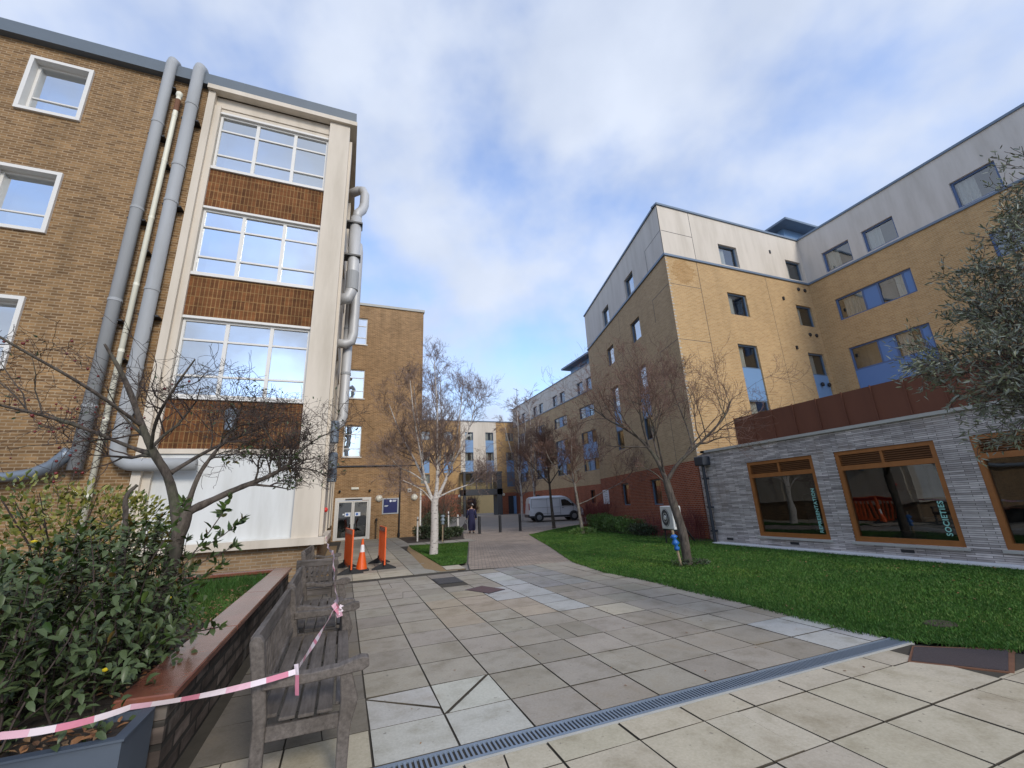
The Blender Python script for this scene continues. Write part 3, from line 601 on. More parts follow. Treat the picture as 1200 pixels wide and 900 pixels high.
def duct(name, x, z0, z1, r, mat, label, elbow=None, over=True, y=12.30, collars=(), brackets=(), cat='duct'):
    t = thing(name, (x, y, z0), label, cat)
    pts = []
    if elbow:
        dx, L = elbow; n = 6; R0 = .38
        pts += [(x + dx * L, y, z0)]
        for i in range(n + 1):
            a = math.pi / 2 * i / n; pts.append((x + dx * (R0 - R0 * math.sin(a)), y, z0 + R0 - R0 * math.cos(a)))
    else: pts.append((x, y, z0))
    pts.append((x, y, z1 - .25))
    if over: pts += [(x, y + .05, z1 - .08), (x, y + .2, z1 + .02), (x, y + .8, z1 + .02)]
    else: pts.append((x, y, z1))
    m = MB(); m.tube(pts, r, 20); m.build('pipe', M[mat], t, smooth=True)
    for z in collars:
        m = MB(); m.lathe((x, y, z), [(r * 1.0, -.04), (r * 1.09, -.035), (r * 1.09, .035), (r, .04)], 20); m.build('collar', M[mat], t)
    for z in brackets:
        m = MB(); m.box(x - r * 1.25, x + r * 1.6, y - .01, 12.56, z - .02, z + .02); m.build('bracket', M['black'], t)
    return t
duct('ventilation_duct', -5.62, 2.75, 14.98, .135, 'duct', 'grey round duct climbing brown brick wall, nearest the small square windows', None, True, collars=(12.5, 9.6, 6.9, 4.2), brackets=(12.1, 9.3, 6.4, 13.9))
duct('ventilation_duct', -4.94, 2.86, 15.02, .15, 'duct', 'thicker grey round duct beside the cream bay frame, turning at its foot across white boarding', (1, 1.55), True, collars=(13.4, 11.2, 10.0, 7.3, 5.2, 3.6), brackets=(12.9, 9.9, 6.6))
duct('waste_pipe', -5.28, .3, 13.6, .06, 'ivory', 'thin ivory soil pipe with rusty top between two fat grey ducts', None, False, collars=(13.6, 12.9, 11.3, 9.4, 7.4, 5.6, 3.9, 2.2), brackets=(11.2, 8.4, 5.4), cat='pipe')
for o in list(COL.objects):
    if o.name.startswith('waste_pipe'):
        m = MB(); m.lathe((-5.28, 12.30, 13.05), [(.055, 0), (.066, .02), (.066, .42), (.055, .46)], 12); m.build('rusty_joint', M['rust'], o)
        m = MB(); m.lathe((-5.28, 12.30, 13.6), [(.07, 0), (.085, .05), (.08, .14), (.03, .19)], 12); m.build('cowl', M['ivory'], o)
t = thing('cable_conduit', (-6, 12.3, 2.6), 'dark shiny horizontal pipe bending up to the grey duct on brown brick wall', 'pipe')
m = MB(); m.tube([(-17, 12.28, 2.62), (-6.7, 12.28, 2.62), (-6.3, 12.28, 2.68), (-6.0, 12.26, 2.83), (-5.8, 12.2, 3.05), (-5.74, 12.18, 3.2)], [.105, .105, .12, .14, .13, .1], 16); m.build('pipe', M['duct_dark'], t, smooth=True)
for x in (-9, -7.2):
    m = MB(); m.box(x - .03, x + .03, 12.2, 12.56, 2.58, 2.75); m.build('bracket', M['black'], t)
t = thing('vent_cowl', (-2.82, 12.45, 3.8), 'small grey louvred vent stub on tiled spandrel above the white boarding', 'vent')
m = MB(); m.lathe((-2.82, 12.40, 3.72), [(.13, 0), (.13, .22), (.15, .24), (.16, .5), (.10, .56)], 16); m.build('cowl', M['duct_dark'], t)
m = MB(); m.box(-2.9, -2.74, 12.40, 12.62, 3.85, 4.0); m.build('spigot', M['duct_dark'], t)
# side flues: a pale zig-zag of round ducts
def flue(x, pts, r, label, mat='duct_pale'):
    t = thing('flue_duct', (x, pts[0][0], pts[0][1]), label, 'duct'); P = [Vector((x, a, b)) for a, b in pts]
    m = MB(); m.tube(P, r, 18); m.build('pipe', M[mat], t, smooth=True)
    return t
def side_flues():
    X = -.20
    t = thing('flue_duct', (X, 13.8, 11), 'fat pale flue with swan-neck top fixed to side of cream-framed bay', 'duct')
    m = MB(); m.tube([(-.5, 14.3, 13.05), (-.2, 14.2, 13.2), (-.05, 14.1, 13.15), (.03, 14.0, 12.9), (.03, 13.95, 12.4), (-.03, 13.85, 12.1), (-.17, 13.75, 11.85), (-.2, 13.7, 11.5)], .16, 16); m.build('swan_neck', M['duct_pale'], t, smooth=True)
    m = MB(); m.tube([(-.2, 13.7, 11.6), (-.2, 13.7, 9.3), (-.22, 13.7, 8.7), (-.3, 13.7, 8.45), (-.55, 13.7, 8.38)], .19, 18); m.build('riser', M['duct_pale'], t, smooth=True)
    for z in (11.3, 10.0):
        m = MB(); m.box(-.6, .02, 13.48, 13.92, z - .03, z + .03); m.build('bracket', M['black'], t)
    m = MB(); m.lathe((-.2, 13.7, 9.1), [(.19, -.35), (.205, -.34), (.205, .34), (.19, .35)], 18); m.build('collar', M['duct'], t)
    t = thing('flue_duct', (X, 14.6, 8), 'second pale flue running lower behind the swan-neck one, elbows into wall twice', 'duct')
    m = MB(); m.tube([(-.10, 14.7, 11.2), (-.06, 14.7, 10.9), (-.06, 14.7, 7.6), (-.12, 14.7, 7.3), (-.3, 14.7, 7.2), (-.6, 14.7, 7.2)], .16, 16); m.build('riser', M['duct_pale'], t, smooth=True)
    m = MB(); m.tube([(-.22, 15.0, 9.2), (-.22, 15.0, 4.7), (-.28, 15.0, 4.45), (-.4, 15.0, 4.35), (-.62, 15.0, 4.33)], .155, 16); m.build('lower_riser', M['duct_pale'], t, smooth=True)
    for z in (7.9, 6.2):
        m = MB(); m.lathe((-.22, 15.0, z), [(.155, -.05), (.17, -.04), (.17, .04), (.155, .05)], 16); m.build('collar', M['duct'], t)
    for z0, z1, y in ((3.55, 4.2, 13.3), (2.85, 3.35, 13.9), (2.5, 2.9, 14.3)):
        t = thing('extract_vent', (-.45, y, z0), {3.55: 'grey cylindrical extract vent on cream side wall, uppermost of three below the flues', 2.85: 'grey cylindrical extract vent on cream side wall, middle one of three', 2.5: 'grey cylindrical extract vent on cream side wall, lowest of three'}[z0], 'vent', 'extract vents on the cream side wall')
        m = MB(); m.lathe((-.40, y, z0), [(.12, 0), (.135, .02), (.135, z1 - z0 - .05), (.10, z1 - z0)], 14); m.build('drum', M['duct_dark'], t)
        m = MB(); m.box(-.6, -.4, y - .05, y + .05, z0 + .1, z0 + .2); m.build('spigot', M['black'], t)
side_flues()
t = tag(MB().build('x', M['red']), '', '') ; bpy.data.objects.remove(t)
m = MB(); m.lathe((-.47, 13.1, 1.68), [(.02, -.06), (.055, -.045), (.07, 0), (.055, .045), (.02, .06)], 14, (1, 0, 0)); m.tube([(-.53, 13.1, 1.68), (-.45, 13.1, 1.68)], .02, 6)
tag(m.build('alarm_bell', M['red'], smooth=True, org=(-.47, 13.1, 1.68)), 'small round red bell on cream wall near the glazed door', 'bell')
# ------------------------------------------------------------------ brick wing with the glazed door
def door_wing():
    YF = 27.5; b = thing('brick_wing', (2, 28, 0), 'brown brick wing with three white windows stacked above a glazed double door', 'building')
    f = Fac((0, YF), (1, 0), (0, -1)); wz = [(12.15, 14.03), (8.48, 10.4), (4.80, 6.73)]; holes = [(-.28, .75, a, c) for a, c in wz] + [(-.5, 1.5, 0.02, 2.40)]
    m = MB(); f.wall(m, -1.2, 4.45, -.05, 14.95, holes, .14); m.quad((4.45, 27.5, -.05), (4.45, 42, -.05), (4.45, 42, 14.95), (4.45, 27.5, 14.95)); m.quad((-1.2, 27.5, 14.9), (4.45, 27.5, 14.9), (4.45, 42, 14.9), (-1.2, 42, 14.9))
    m.build('wall', M['wing_brick'], b)
    m = MB(); f.box(m, -1.2, 4.52, 14.95, 15.12, -.08, .3); m.build('roof_edge', M['concrete_pale'], b)
    for a, c in wz: window(b, f, -.28, .75, a, c, M['white'], M['glass_l'], .1, .06, (), [(c - .55, None), (a + .5, None)], room='room_pale', sill=.06, sillm='white')
    # door
    fr = MB()
    for a, c, e, g in ((-.5, -.36, .02, 2.4), (1.36, 1.5, .02, 2.4), (-.36, 1.36, 2.24, 2.4)): f.box(fr, a, c, e, g, .0, .12)
    d = fr.build('door', M['white'], b)
    for u0, u1, hs in ((-.355, .495, 1), (.505, 1.355, -1)):
        lf = MB()
        for a, c, e, g in ((u0, u0 + .075, .03, 2.22), (u1 - .075, u1, .03, 2.22), (u0 + .075, u1 - .075, 2.13, 2.22), (u0 + .075, u1 - .075, .03, .17)): f.box(lf, a, c, e, g, .04, .10)
        f.box(lf, (u1 - .11) if hs > 0 else (u0 + .085), (u1 - .085) if hs > 0 else (u0 + .11), .9, 1.35, -.01, .02)
        lf.build('door_leaf', M['white'], d)
        g = MB(); f.rect(g, u0 + .075, u1 - .075, .17, 2.13, .075); g.build('pane', M['glass_dark'], d)
        st = MB(); c = (u0 + u1) / 2 + hs * .16; f.box(st, c - .16, c + .16, 1.34, 1.56, .066, .0745); st.build('notice', M['sticker'], d)
        st = MB(); st.lathe(f.P(c - .03, 1.45, .066), [(.07, 0), (.07, .004)], 16, (0, -1, 0)); st.build('notice_disc', M['sticker_b'], d)
    st = MB(); f.box(st, -.05, .05, 1.42, 1.5, .064, .0745); st.build('small_notice', M['sticker'], d)
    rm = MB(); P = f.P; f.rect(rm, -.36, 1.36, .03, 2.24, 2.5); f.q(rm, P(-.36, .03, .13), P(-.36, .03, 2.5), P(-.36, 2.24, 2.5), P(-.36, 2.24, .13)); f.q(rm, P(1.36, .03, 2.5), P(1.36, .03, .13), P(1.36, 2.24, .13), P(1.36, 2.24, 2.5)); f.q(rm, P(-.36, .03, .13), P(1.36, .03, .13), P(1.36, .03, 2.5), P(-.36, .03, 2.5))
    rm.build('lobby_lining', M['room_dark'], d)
    m = MB(); f.box(m, .05, 1.0, 2.27, 2.33, -.05, -.002); m.build('door_closer', M['black'], d)
    m = MB(); m.tube([f.P(3.17, 0, -.08), f.P(3.17, 4.2, -.08)], .045, 10); m.tube([f.P(3.17, 0.05, -.08), f.P(3.17, .25, -.08)], .075, 10); m.build('downpipe', M['black'], b)
    m = MB(); m.tube([f.P(-.85, 4.22, -.05), f.P(3.2, 4.25, -.05)], .05, 8); m.tube([f.P(3.2, 4.25, -.05), f.P(4.4, 4.27, -.05)], .02, 6); m.build('gutter_pipe', M['charcoal'], b)
    m = MB(); f.box(m, 4.40, 4.49, 0, 2.75, -.03, .1); m.build('corner_guard', M['white'], b)
door_wing()
f = Fac((0, 27.5), (1, 0), (0, -1))
for x, lb in ((1.95, 'round white bulkhead lamp on brick between glazed door and navy sign'), (4.05, 'round white bulkhead lamp on brick close to the wing corner')):
    t = thing('wall_lamp', (x, 27.45, 2.3), lb, 'lamp', 'bulkhead lamps beside the door')
    m = MB(); m.lathe((x, 27.5, 2.3), [(.20, 0), (.20, .04), (.18, .05)], 20, (0, -1, 0)); m.build('lamp_base', M['white'], t)
    m = MB(); m.lathe((x, 27.45, 2.3), [(.18, 0), (.175, .04), (.14, .08), (.07, .105), (.01, .11)], 20, (0, -1, 0)); m.build('lamp_cover', M['lamp'], t, smooth=True)
t = thing('entrance_sign', (2.63, 27.45, 1.83), 'navy blue rectangular entrance sign with small white emblem on brick wall', 'sign')
m = MB(); f.box(m, 2.15, 3.11, 1.37, 2.30, -.05, -.002); m.build('sign_frame', M['sign_grey'], t)
m = MB(); f.box(m, 2.22, 3.04, 1.43, 2.24, -.056, -.05); m.build('sign_board', M['navy'], t)
m = MB(); m.lathe((2.63, 27.444, 2.13), [(.07, 0), (.07, .004)], 14, (0, -1, 0))
for z, a, c in ((2.17, 2.74, 2.98), (2.13, 2.74, 2.96), (2.09, 2.74, 2.93), (1.86, 2.28, 2.50), (1.82, 2.28, 2.46)): f.box(m, a, c, z - .012, z + .012, -.060, -.056)
m.build('sign_lettering', M['sticker'], t)
t = thing('emergency_light', (.54, 27.45, 2.92), 'slim white emergency light above the glazed double door', 'lamp'); m = MB(); f.box(m, .34, .76, 2.86, 2.99, -.09, -.002); m.build('light_case', M['lamp'], t, bevel=.015)
for x, lb in ((-.29, 'small black camera on brick, door hinge side near cream wall'), (1.39, 'small black camera on brick, above door corner towards navy sign')):
    t = thing('security_camera', (x, 27.4, 2.78), lb, 'camera', 'cameras above the door'); m = MB(); m.lathe((x, 27.5, 2.78), [(.05, 0), (.07, .05), (.06, .13), (.02, .16)], 12, (0, -1, 0)); m.build('camera_dome', M['black'], t)
t = thing('alarm_box', (3.75, 27.45, 2.72), 'little white square alarm box on brick beside the birch trunk', 'box'); m = MB(); f.box(m, 3.63, 3.87, 2.62, 2.83, -.07, -.002); m.build('case', M['white'], t, bevel=.01); m = MB(); f.box(m, 3.69, 3.81, 2.68, 2.77, -.076, -.07); m.build('dial', M['iron'], t)
t = thing('handrail_post', (1.84, 27.2, 0), 'thin dark upright post against brick between door and navy sign', 'post'); m = MB(); m.tube([(1.84, 27.3, 0), (1.84, 27.3, 1.15)], .025, 8); m.lathe((1.84, 27.3, 1.0), [(.04, 0), (.07, .03), (.07, .12), (.03, .16)], 10); m.build('upright', M['black'], t)
m = MB(); m.tube([(1.84, 27.3, .6), (1.84, 27.49, .6)], .015, 6); m.build('fixing', M['black'], t)
# ------------------------------------------------------------------ the residence: angled block, end wall, long wing
def residence():
    b = thing('residence_block', (16, 12, 0), 'five-storey yellow brick residence with cream top storey and blue-grey windows around its projecting corner', 'building')
    n14 = (-T14[1], T14[0]); A = Fac((13.07, 13.13), T14, n14); E = Fac((0, 13.13), (1, 0), (0, -1)); Wf = Fac((22.8, 0), (0, 1), (-1, 0))
    TOP = 15.05; CL = 12.36; FM = M['blue_frame']
    def strip(fa, u0, u1, rows, panels):   # rows: glazed (z0,z1); panels: blue infill between
        for k, (z0, z1) in enumerate(rows):
            w = (u1 - u0); cv = ((u0 + .1, u0 + .1 + w * (.35 + .25 * rng.random())),) if rng.random() < .75 else ((u0 + .1, u0 + w * .3), (u1 - w * .3, u1 - .1))
            window(b, fa, u0, u1, z0, z1, FM, M['glass_sky' if fa is A and z0 > 6 else 'glass'], .11, .06, (), [], curt=cv, bw=.03)
        for z0, z1 in panels:
            m = MB(); fa.box(m, u0, u1, z0, z1, .07, .16); m.build('infill_panel', M['blue_panel'], b)
    # angled facade
    cols = ((3.42, 4.62), (7.42, 8.62)); H = []
    for u0, u1 in cols: H += [(u0, u1, 12.47, 13.63), (u0, u1, 9.74, 10.9), (u0, u1, 4.42, 8.26), (u0 + .1, u1 + .05, 1.27, 2.48)]
    H += [(11.0, 11.75, 6.6, 8.2)]
    H = H[:-1]
    m = MB(); A.wall(m, 0, 12.35, 3.0, CL, H, .14); m.build('angled_wall', M['yellow_shade_d'], b)
    m = MB(); A.wall(m, -.03, 12.42, -.1, 3.0, H, .14, -.015); m.build('lower_wall', M['red_d'], b)
    m = MB(); A.wall(m, 0, 12.35, CL, TOP, H, .14, -.025); m.build('angled_cladding', M['render_shade'], b)
    # end facade
    ec = ((16.58, 17.82), (21.36, 22.55)); HE = []
    for u0, u1 in ec: HE += [(u0, u1, 12.5, 13.65), (u0, u1, 9.82, 10.98), (u0, u1, 4.4, 8.32)]
    m = MB(); E.wall(m, 13.075, 22.8, 3.0, CL, HE, .14); m.cur = 1
    for i in range(62): E.box(m, 13.078, 13.14 + (.06 if i % 2 else 0), 3.1 + i * .15, 3.165 + i * .15, -.005, .02)
    m.build('end_wall', [M['yellow_x'], M['concrete_pale']], b)
    m = MB(); E.wall(m, 13.03, 22.8, -.1, 3.0, [], .1, .02); m.build('lower_end_wall', M['red_x'], b)
    m = MB(); E.wall(m, 13.05, 22.82, CL, TOP, HE, .14, -.025); m.build('end_cladding', M['render'], b)
    # long wing
    wrow = [(8.9, 12.1), (2.2, 5.4), (-3.4, -.2), (-9.8, -6.6)]; HW = []
    for i, (a, c) in enumerate(wrow):
        HW += [(a, c, 9.78, 10.95), (a, c, 6.2, 8.3)]
        HW += [(a, a + 1.3, 12.5, 13.65), (c - 1.3, c, 12.5, 13.65)] if i == 0 else [(c + .1, c + 1.45, 12.45, 13.68), (a, a + 1.3, 12.5, 13.65)]
    HW += [(5.55, 6.38, 9.85, 10.95)]
    m = MB(); Wf.wall(m, -14, 13.13, 0, CL, HW, .14); m.build('wing_wall', M['yellow_y'], b)
    m = MB(); Wf.wall(m, -14, 13.15, CL, TOP, HW, .14, -.025); m.build('wing_cladding', M['render_shade'], b)
    m = MB(); m.quad((13.1, 13.15, TOP - .02), (22.8, 13.15, TOP - .02), (34, 13.15, TOP - .02), (34, 26, TOP - .02), (16.2, 25.1, TOP - .02)); m.quad((22.8, -14, TOP - .02), (34, -14, TOP - .02), (34, 13.15, TOP - .02), (22.8, 13.15, TOP - .02))
    m.quad((22.8, -14, 0), (34, -14, 0), (34, -14, TOP), (22.8, -14, TOP)); m.build('roof', M['roof'], b)
    for fa, u0, u1 in ((A, 0, 12.4), (E, 13.0, 22.75), (Wf, -14, 13.1)):
        m = MB(); fa.box(m, u0, u1, CL - .05, CL + .05, -.07, .02); m.build('string_course', M['coping'], b)
        m = MB(); fa.box(m, u0, u1, TOP, TOP + .10, -.09, .3); m.build('coping', M['coping'], b)
    # movement joints
    m = MB()
    for z in (13.66, 10.9, 8.19, 5.5): A.box(m, .02, 1.72, z - .012, z + .012, -.028 if z > CL else -.003, .01)
    for z0, z1 in ((12.42, 13.66), (9.7, 10.9), (3.1, 8.19)): A.box(m, 1.70, 1.725, z0, z1, -.028 if z0 > CL else -.003, .01)
    E.box(m, 14.94, 14.965, CL + .06, TOP, -.028, .01); E.box(m, 14.94, 14.965, 3.0, CL - .06, -.003, .01); E.box(m, 13.09, 14.94, 13.64, 13.665, -.028, .01); E.box(m, 13.09, 14.94, 8.19, 8.21, -.003, .01); E.box(m, 13.09, 14.94, 10.89, 10.91, -.003, .01)
    E.box(m, 19.5, 19.515, 3.0, CL - .06, -.003, .01); A.box(m, 6.1, 6.115, 3.02, CL - .06, -.003, .01)
    m.build('movement_joint', M['iron'], b)
    for u0, u1 in cols:
        strip(A, u0, u1, ((12.47, 13.63), (9.74, 10.9), (7.0, 8.26), (4.42, 5.6)), ((5.6, 7.0),)); strip(A, u0 + .1, u1 + .05, ((1.27, 2.48),), ())
    for u0, u1 in ec: strip(E, u0, u1, ((12.5, 13.65), (9.82, 10.98), (7.17, 8.32), (4.4, 5.65)), ((5.65, 7.17),))
    for i, (a, c) in enumerate(wrow):
        pan = [(a + .06, a + .36), (a + 1.35, a + 2.0)]; vs = (a + .36, a + 1.35, a + 2.0)
        window(b, Wf, a, c, 9.78, 10.95, M['wing_frame'], M['glass'], .1, .075, vs, [], pan, M['blue_bright'], ((a + .42, a + .75), (a + 2.1, a + 2.95)))
        window(b, Wf, a, c, 7.12, 8.3, M['wing_frame'], M['glass'], .1, .075, vs, [], pan, M['blue_bright'], ((a + .75, a + 1.3),))
        m = MB(); Wf.box(m, a, c, 6.2, 7.12, .08, .16); m.build('infill_panel', M['blue_bright'], b)
        for u0, u1 in ([(a, a + 1.3), (c - 1.3, c)] if i == 0 else [(c + .1, c + 1.45), (a, a + 1.3)]): window(b, Wf, u0, u1, 12.5 if i == 0 or u0 == a else 12.45, 13.65 if i == 0 or u0 == a else 13.68, M['wing_frame'], M['glass'], .1, .075, (), [], curt=((u1 - .65, u1 - .1),))
    window(b, Wf, 5.55, 6.38, 9.85, 10.95, M['wing_frame'], M['glass'], .1, .075, (), [], curt=((5.6, 5.9),))
    m = MB()
    for z in (11.94, 9.34, 6.68):
        for u in (21.88, 22.38): m.lathe(E.P(u, z, -.0), [(.10, -.02), (.10, .04), (.085, .05)], 14, (0, -1, 0))
    for u, z in ((20.3, 13.9), (20.5, 11.2), (20.6, 8.5)): E.box(m, u - .05, u + .05, z - .09, z + .09, -.06, .02)
    m.build('wall_vent', M['black'], b)
    m = MB(); rr = random.Random(4)
    for i in range(17):
        z = 11.0 + i * .075; w = math.sin((i + .5) / 17 * math.pi) ** .6
        E.box(m, 13.95 - .6 * w + rr.uniform(-.12, .12), 14.1 + .6 * w + rr.uniform(-.12, .12), z + .004, z + .071, -.004, .02)
    m.build('stained_brickwork', M['orange_x'], b)
    # rooftop lantern
    x0, y0, z0 = 23.3, 13.7, 15.05; m = MB(); m.box(x0 + .7, x0 + 7.5, y0 + .7, y0 + 6.5, z0, z0 + 2.15); m.build('rooftop_lantern', M['blue_panel'], b)
    m = MB(); k = [(x0, y0, z0 + 2.15), (x0 + 8.2, y0, z0 + 2.15), (x0 + 8.2, y0 + 7.2, z0 + 2.15), (x0, y0 + 7.2, z0 + 2.15)]; t2 = [(x0 + 2.6, y0 + 2.6, z0 + 3.2), (x0 + 5.6, y0 + 2.6, z0 + 3.2), (x0 + 5.6, y0 + 4.6, z0 + 3.2), (x0 + 2.6, y0 + 4.6, z0 + 3.2)]; m.hexa(k, t2)
    m.box(x0 - .06, x0 + 8.26, y0 - .06, y0 + 7.26, z0 + 2.02, z0 + 2.148); m.build('lantern_roof', M['coping'], b)
    return b
residence()
def long_range():
    XF = 22.2; b = thing('long_range', (24, 40, 0), 'long yellow brick range with shade-greyed cream top storey and paired blue windows behind the parked van', 'building')
    F = Fac((XF, 0), (0, 1), (-1, 0)); CL = 12.25; TOP = 14.9; bays = [(34.2, 37.2), (39.95, 43.0), (45.65, 48.65), (51.3, 54.3), (28.4, 31.4)]
    H = []
    for a, c in bays: H += [(a, a + 1.2, 12.35, 13.55), (c - 1.2, c, 12.35, 13.55), (a, c, 9.68, 10.85), (a, c, 4.42, 8.25)]
    low = [(35.6, 36.4), (33.6, 34.4), (38.8, 39.6), (29.0, 29.9)]
    H2 = [(a, c, 1.35, 2.6) for a, c in low] + [(48.2, 49.2, .3, 2.6)]
    m = MB(); F.wall(m, 24, 56, 3.08, CL, H, .13); m.build('wall', M['yellow_shade_y'], b)
    m = MB(); F.wall(m, 24, 56, -.1, 3.08, H2, .13, -.012); m.build('lower_wall', M['red_y'], b)
    m = MB(); F.wall(m, 24, 56, CL, TOP, H, .13, -.025); m.build('cladding', M['render_shade'], b)
    m = MB(); F.box(m, 24, 56, CL - .05, CL + .05, -.07, .02); m.build('string_course', M['coping'], b)
    m = MB(); F.box(m, 24, 56.1, TOP, TOP + .1, -.08, .3); m.build('coping', M['coping'], b)
    m = MB(); m.quad((22.2, 24, TOP), (34, 24, TOP), (34, 57, TOP), (22.2, 57, TOP)); m.quad((22.2, 56, 0), (34, 56, 0), (34, 56, TOP), (22.2, 56, TOP)); m.build('roof', M['roof'], b)
    for a, c in bays:
        for u0, u1 in ((a, a + 1.2), (c - 1.2, c)): window(b, F, u0, u1, 12.35, 13.55, M['blue_frame'], M['glass'], .1, .06, (), [], curt=((u0 + .1, u0 + .5),))
        for z0, z1 in ((9.68, 10.85), (7.05, 8.25), (4.42, 5.6)): window(b, F, a, c, z0, z1, M['blue_frame'], M['glass'], .1, .06, (a + 1.12, a + 1.9), [], [(a + 1.12, a + 1.9)], M['blue_panel'], ((a + .1, a + .6), (c - .6, c - .1)))
        m = MB(); F.box(m, a, c, 5.6, 7.05, .06, .15); m.build('infill_panel', M['blue_panel'], b)
    for a, c in low: window(b, F, a, c, 1.35, 2.6, M['charcoal'], M['glass_dark'], .1, .06)
    m = MB(); F.box(m, 48.2, 49.2, .3, 2.6, .05, .12); m.build('door', M['charcoal'], b)
    x0, y0, z0 = 22.9, 34.0, 14.95; m = MB(); m.box(x0 + .55, x0 + 8, y0 - 4, y0 + 6.4, z0, z0 + 1.35); m.build('rooftop_lantern', M['blue_panel'], b)
    lf = Fac((x0 + .55, 0), (0, 1), (-1, 0))
    m = MB(); [lf.box(m, u, u + 1.5, z0 + .35, z0 + 1.05, -.02, .02) for u in (30.5, 32.6, 34.7, 36.8)]; m.build('lantern_glazing', M['glass_dark'], b)
    m = MB(); m.box(x0 - .3, x0 + 9, y0 - 5, y0 + 7.1, z0 + 1.35, z0 + 1.55); m.prism([(x0 - .1, y0 + 6.9, z0 + 1.55), (x0 + 4, y0 + 6.9, z0 + 2.4), (x0 + 8.8, y0 + 6.9, z0 + 1.55)], (0, 0, 0), (0, -11.5, 0)); m.build('lantern_roof', M['coping'], b)
    m = MB(); m.tube([(22.6, 55, 14.9), (22.6, 55, 17.9)], .03, 5); m.tube([(22.1, 55, 17.9), (22.9, 55, 17.6)], .03, 5); m.build('aerial', M['charcoal'], b)
long_range()
def end_range():
    YF = 56; g0 = .42; b = thing('end_range', (14, 58, 0), 'four-storey ochre brick range with a cream band and glazed dark entrance porch at far end', 'building')
    F = Fac((0, YF), (1, 0), (0, -1)); TOP = 13.0
    cw = [(9.0, 10.15), (12.05, 13.25), (14.98, 16.15), (17.93, 19.1), (20.95, 22.1), (6.0, 7.2)]; H = []
    for u0, u1 in cw: H += [(u0, u1, 10.35, 11.5), (u0, u1, 6.0, 8.7)]
    H += [(9.0, 10.2, 4.7, 5.85), (7.6, 8.6, .9, 2.6)]; HO = [(14.6, 18.85, .3, 5.8)]
    for ua, ub in ((2, 14.36), (19.52, 22.2)):
        m = MB(); F.wall(m, ua, ub, 3.2, TOP, H, .13); m.build('wall', M['orange_x'], b)
    m = MB(); F.wall(m, 14.36, 19.52, 5.85, TOP, H, .13, -.02); m.build('cladding', M['render'], b)
    for ua, ub in ((2, 14.36), (19.52, 21.0)):
        m = MB(); F.wall(m, ua, ub, 0, 3.2, H, .13, -.012); m.build('lower_wall', M['red_x'], b)
    m = MB(); F.box(m, 2, 22.2, TOP, TOP + .14, -.1, .3); m.build('coping', M['coping'], b)
    m = MB(); m.quad((2, 56, TOP), (24, 56, TOP), (24, 58, TOP), (2, 58, TOP)); m.build('roof', M['roof'], b)
    for i, (u0, u1) in enumerate(cw):
        window(b, F, u0, u1, 10.35, 11.5, M['blue_frame'], M['glass'], .1, .07, (), [], curt=((u0 + .1, u0 + .45), (u1 - .35, u1 - .1)), room='room_dark')
        window(b, F, u0, u1, 7.55, 8.7, M['blue_frame'], M['glass'], .1, .07, (), [], curt=((u0 + .1, u0 + .4), (u1 - .3, u1 - .1)), room='room_dark')
        m = MB(); F.box(m, u0, u1, 6.0, 7.55, .05, .12); m.build('infill_panel', M['blue_panel'], b)
        if 14 < u0 < 19:
            m = MB(); F.box(m, u0, u1, 8.7, 10.35, -.03, .05); m.build('infill_panel', M['blue_panel'], b)
        if u0 > 20:
            m = MB(); F.box(m, u0, u1, 4.0, 5.995, -.02, .05); m.build('infill_panel', M['blue_frame'], b)
    window(b, F, 9.0, 10.2, 4.7, 5.85, M['blue_frame'], M['glass'], .1, .06, (), [], curt=((9.1, 10.1),)); window(b, F, 7.6, 8.6, .9, 2.6, M['white'], M['glass'], .1, .06)
    # doorway by the internal corner
    m = MB(); F.box(m, 21.02, 22.2, 2.75, 3.2, -.012, .2); m.build('lintel', M['red_x'], b)
    m = MB(); F.box(m, 21.0, 22.2, .3, 2.75, .12, .2); m.build('dark_door', M['charcoal'], b)
    m = MB(); F.box(m, 21.80, 22.18, .35, 2.7, -.05, .1); m.build('blue_door', M['blue_panel'], b)
    # porch
    m = MB(); y0, y1 = 54.3, 56.0
    m.box(14.2, 19.65, y0, y1, 5.75, 5.98); m.box(14.2, 19.65, y0, y1, 2.95, 3.7); m.box(18.85, 19.55, y0, y1, .3, 5.75); m.box(14.25, 14.55, y0, y0 + .3, .3, 5.75)
    for x in (16.0, 17.45): m.box(x - .06, x + .06, y0, y0 + .12, 3.7, 5.75)
    m.box(14.55, 18.85, y0, y0 + .1, 4.65, 4.73); pc = m.build('porch', M['charcoal'], b)
    m = MB(); m.quad((14.5, y0 + .06, 3.7), (18.9, y0 + .06, 3.7), (18.9, y0 + .06, 5.75), (14.5, y0 + .06, 5.75)); m.build('pane', M['glass'], pc)
    m = MB(); m.box(14.5, 18.9, 56.4, 56.5, 3.0, 5.8); m.build('porch_back', M['yellow_wall'], b)
    m = MB(); m.box(6, 36, 72.0, 72.3, .3, 8.5); m.build('courtyard_wall', M['yellow_wall'], b)
    m = MB(); m.box(19.6, 21.0, 71.9, 71.99, .5, 2.8); m.build('courtyard_door', M['blue_frame'], b)
    for x in (14.15, 20.3):
        m = MB(); m.lathe((x, 55.95, 2.95), [(.2, 0), (.2, .08), (.08, .16)], 14, (0, -1, 0)); m.build('porch_lamp', M['lamp'], b)
end_range()
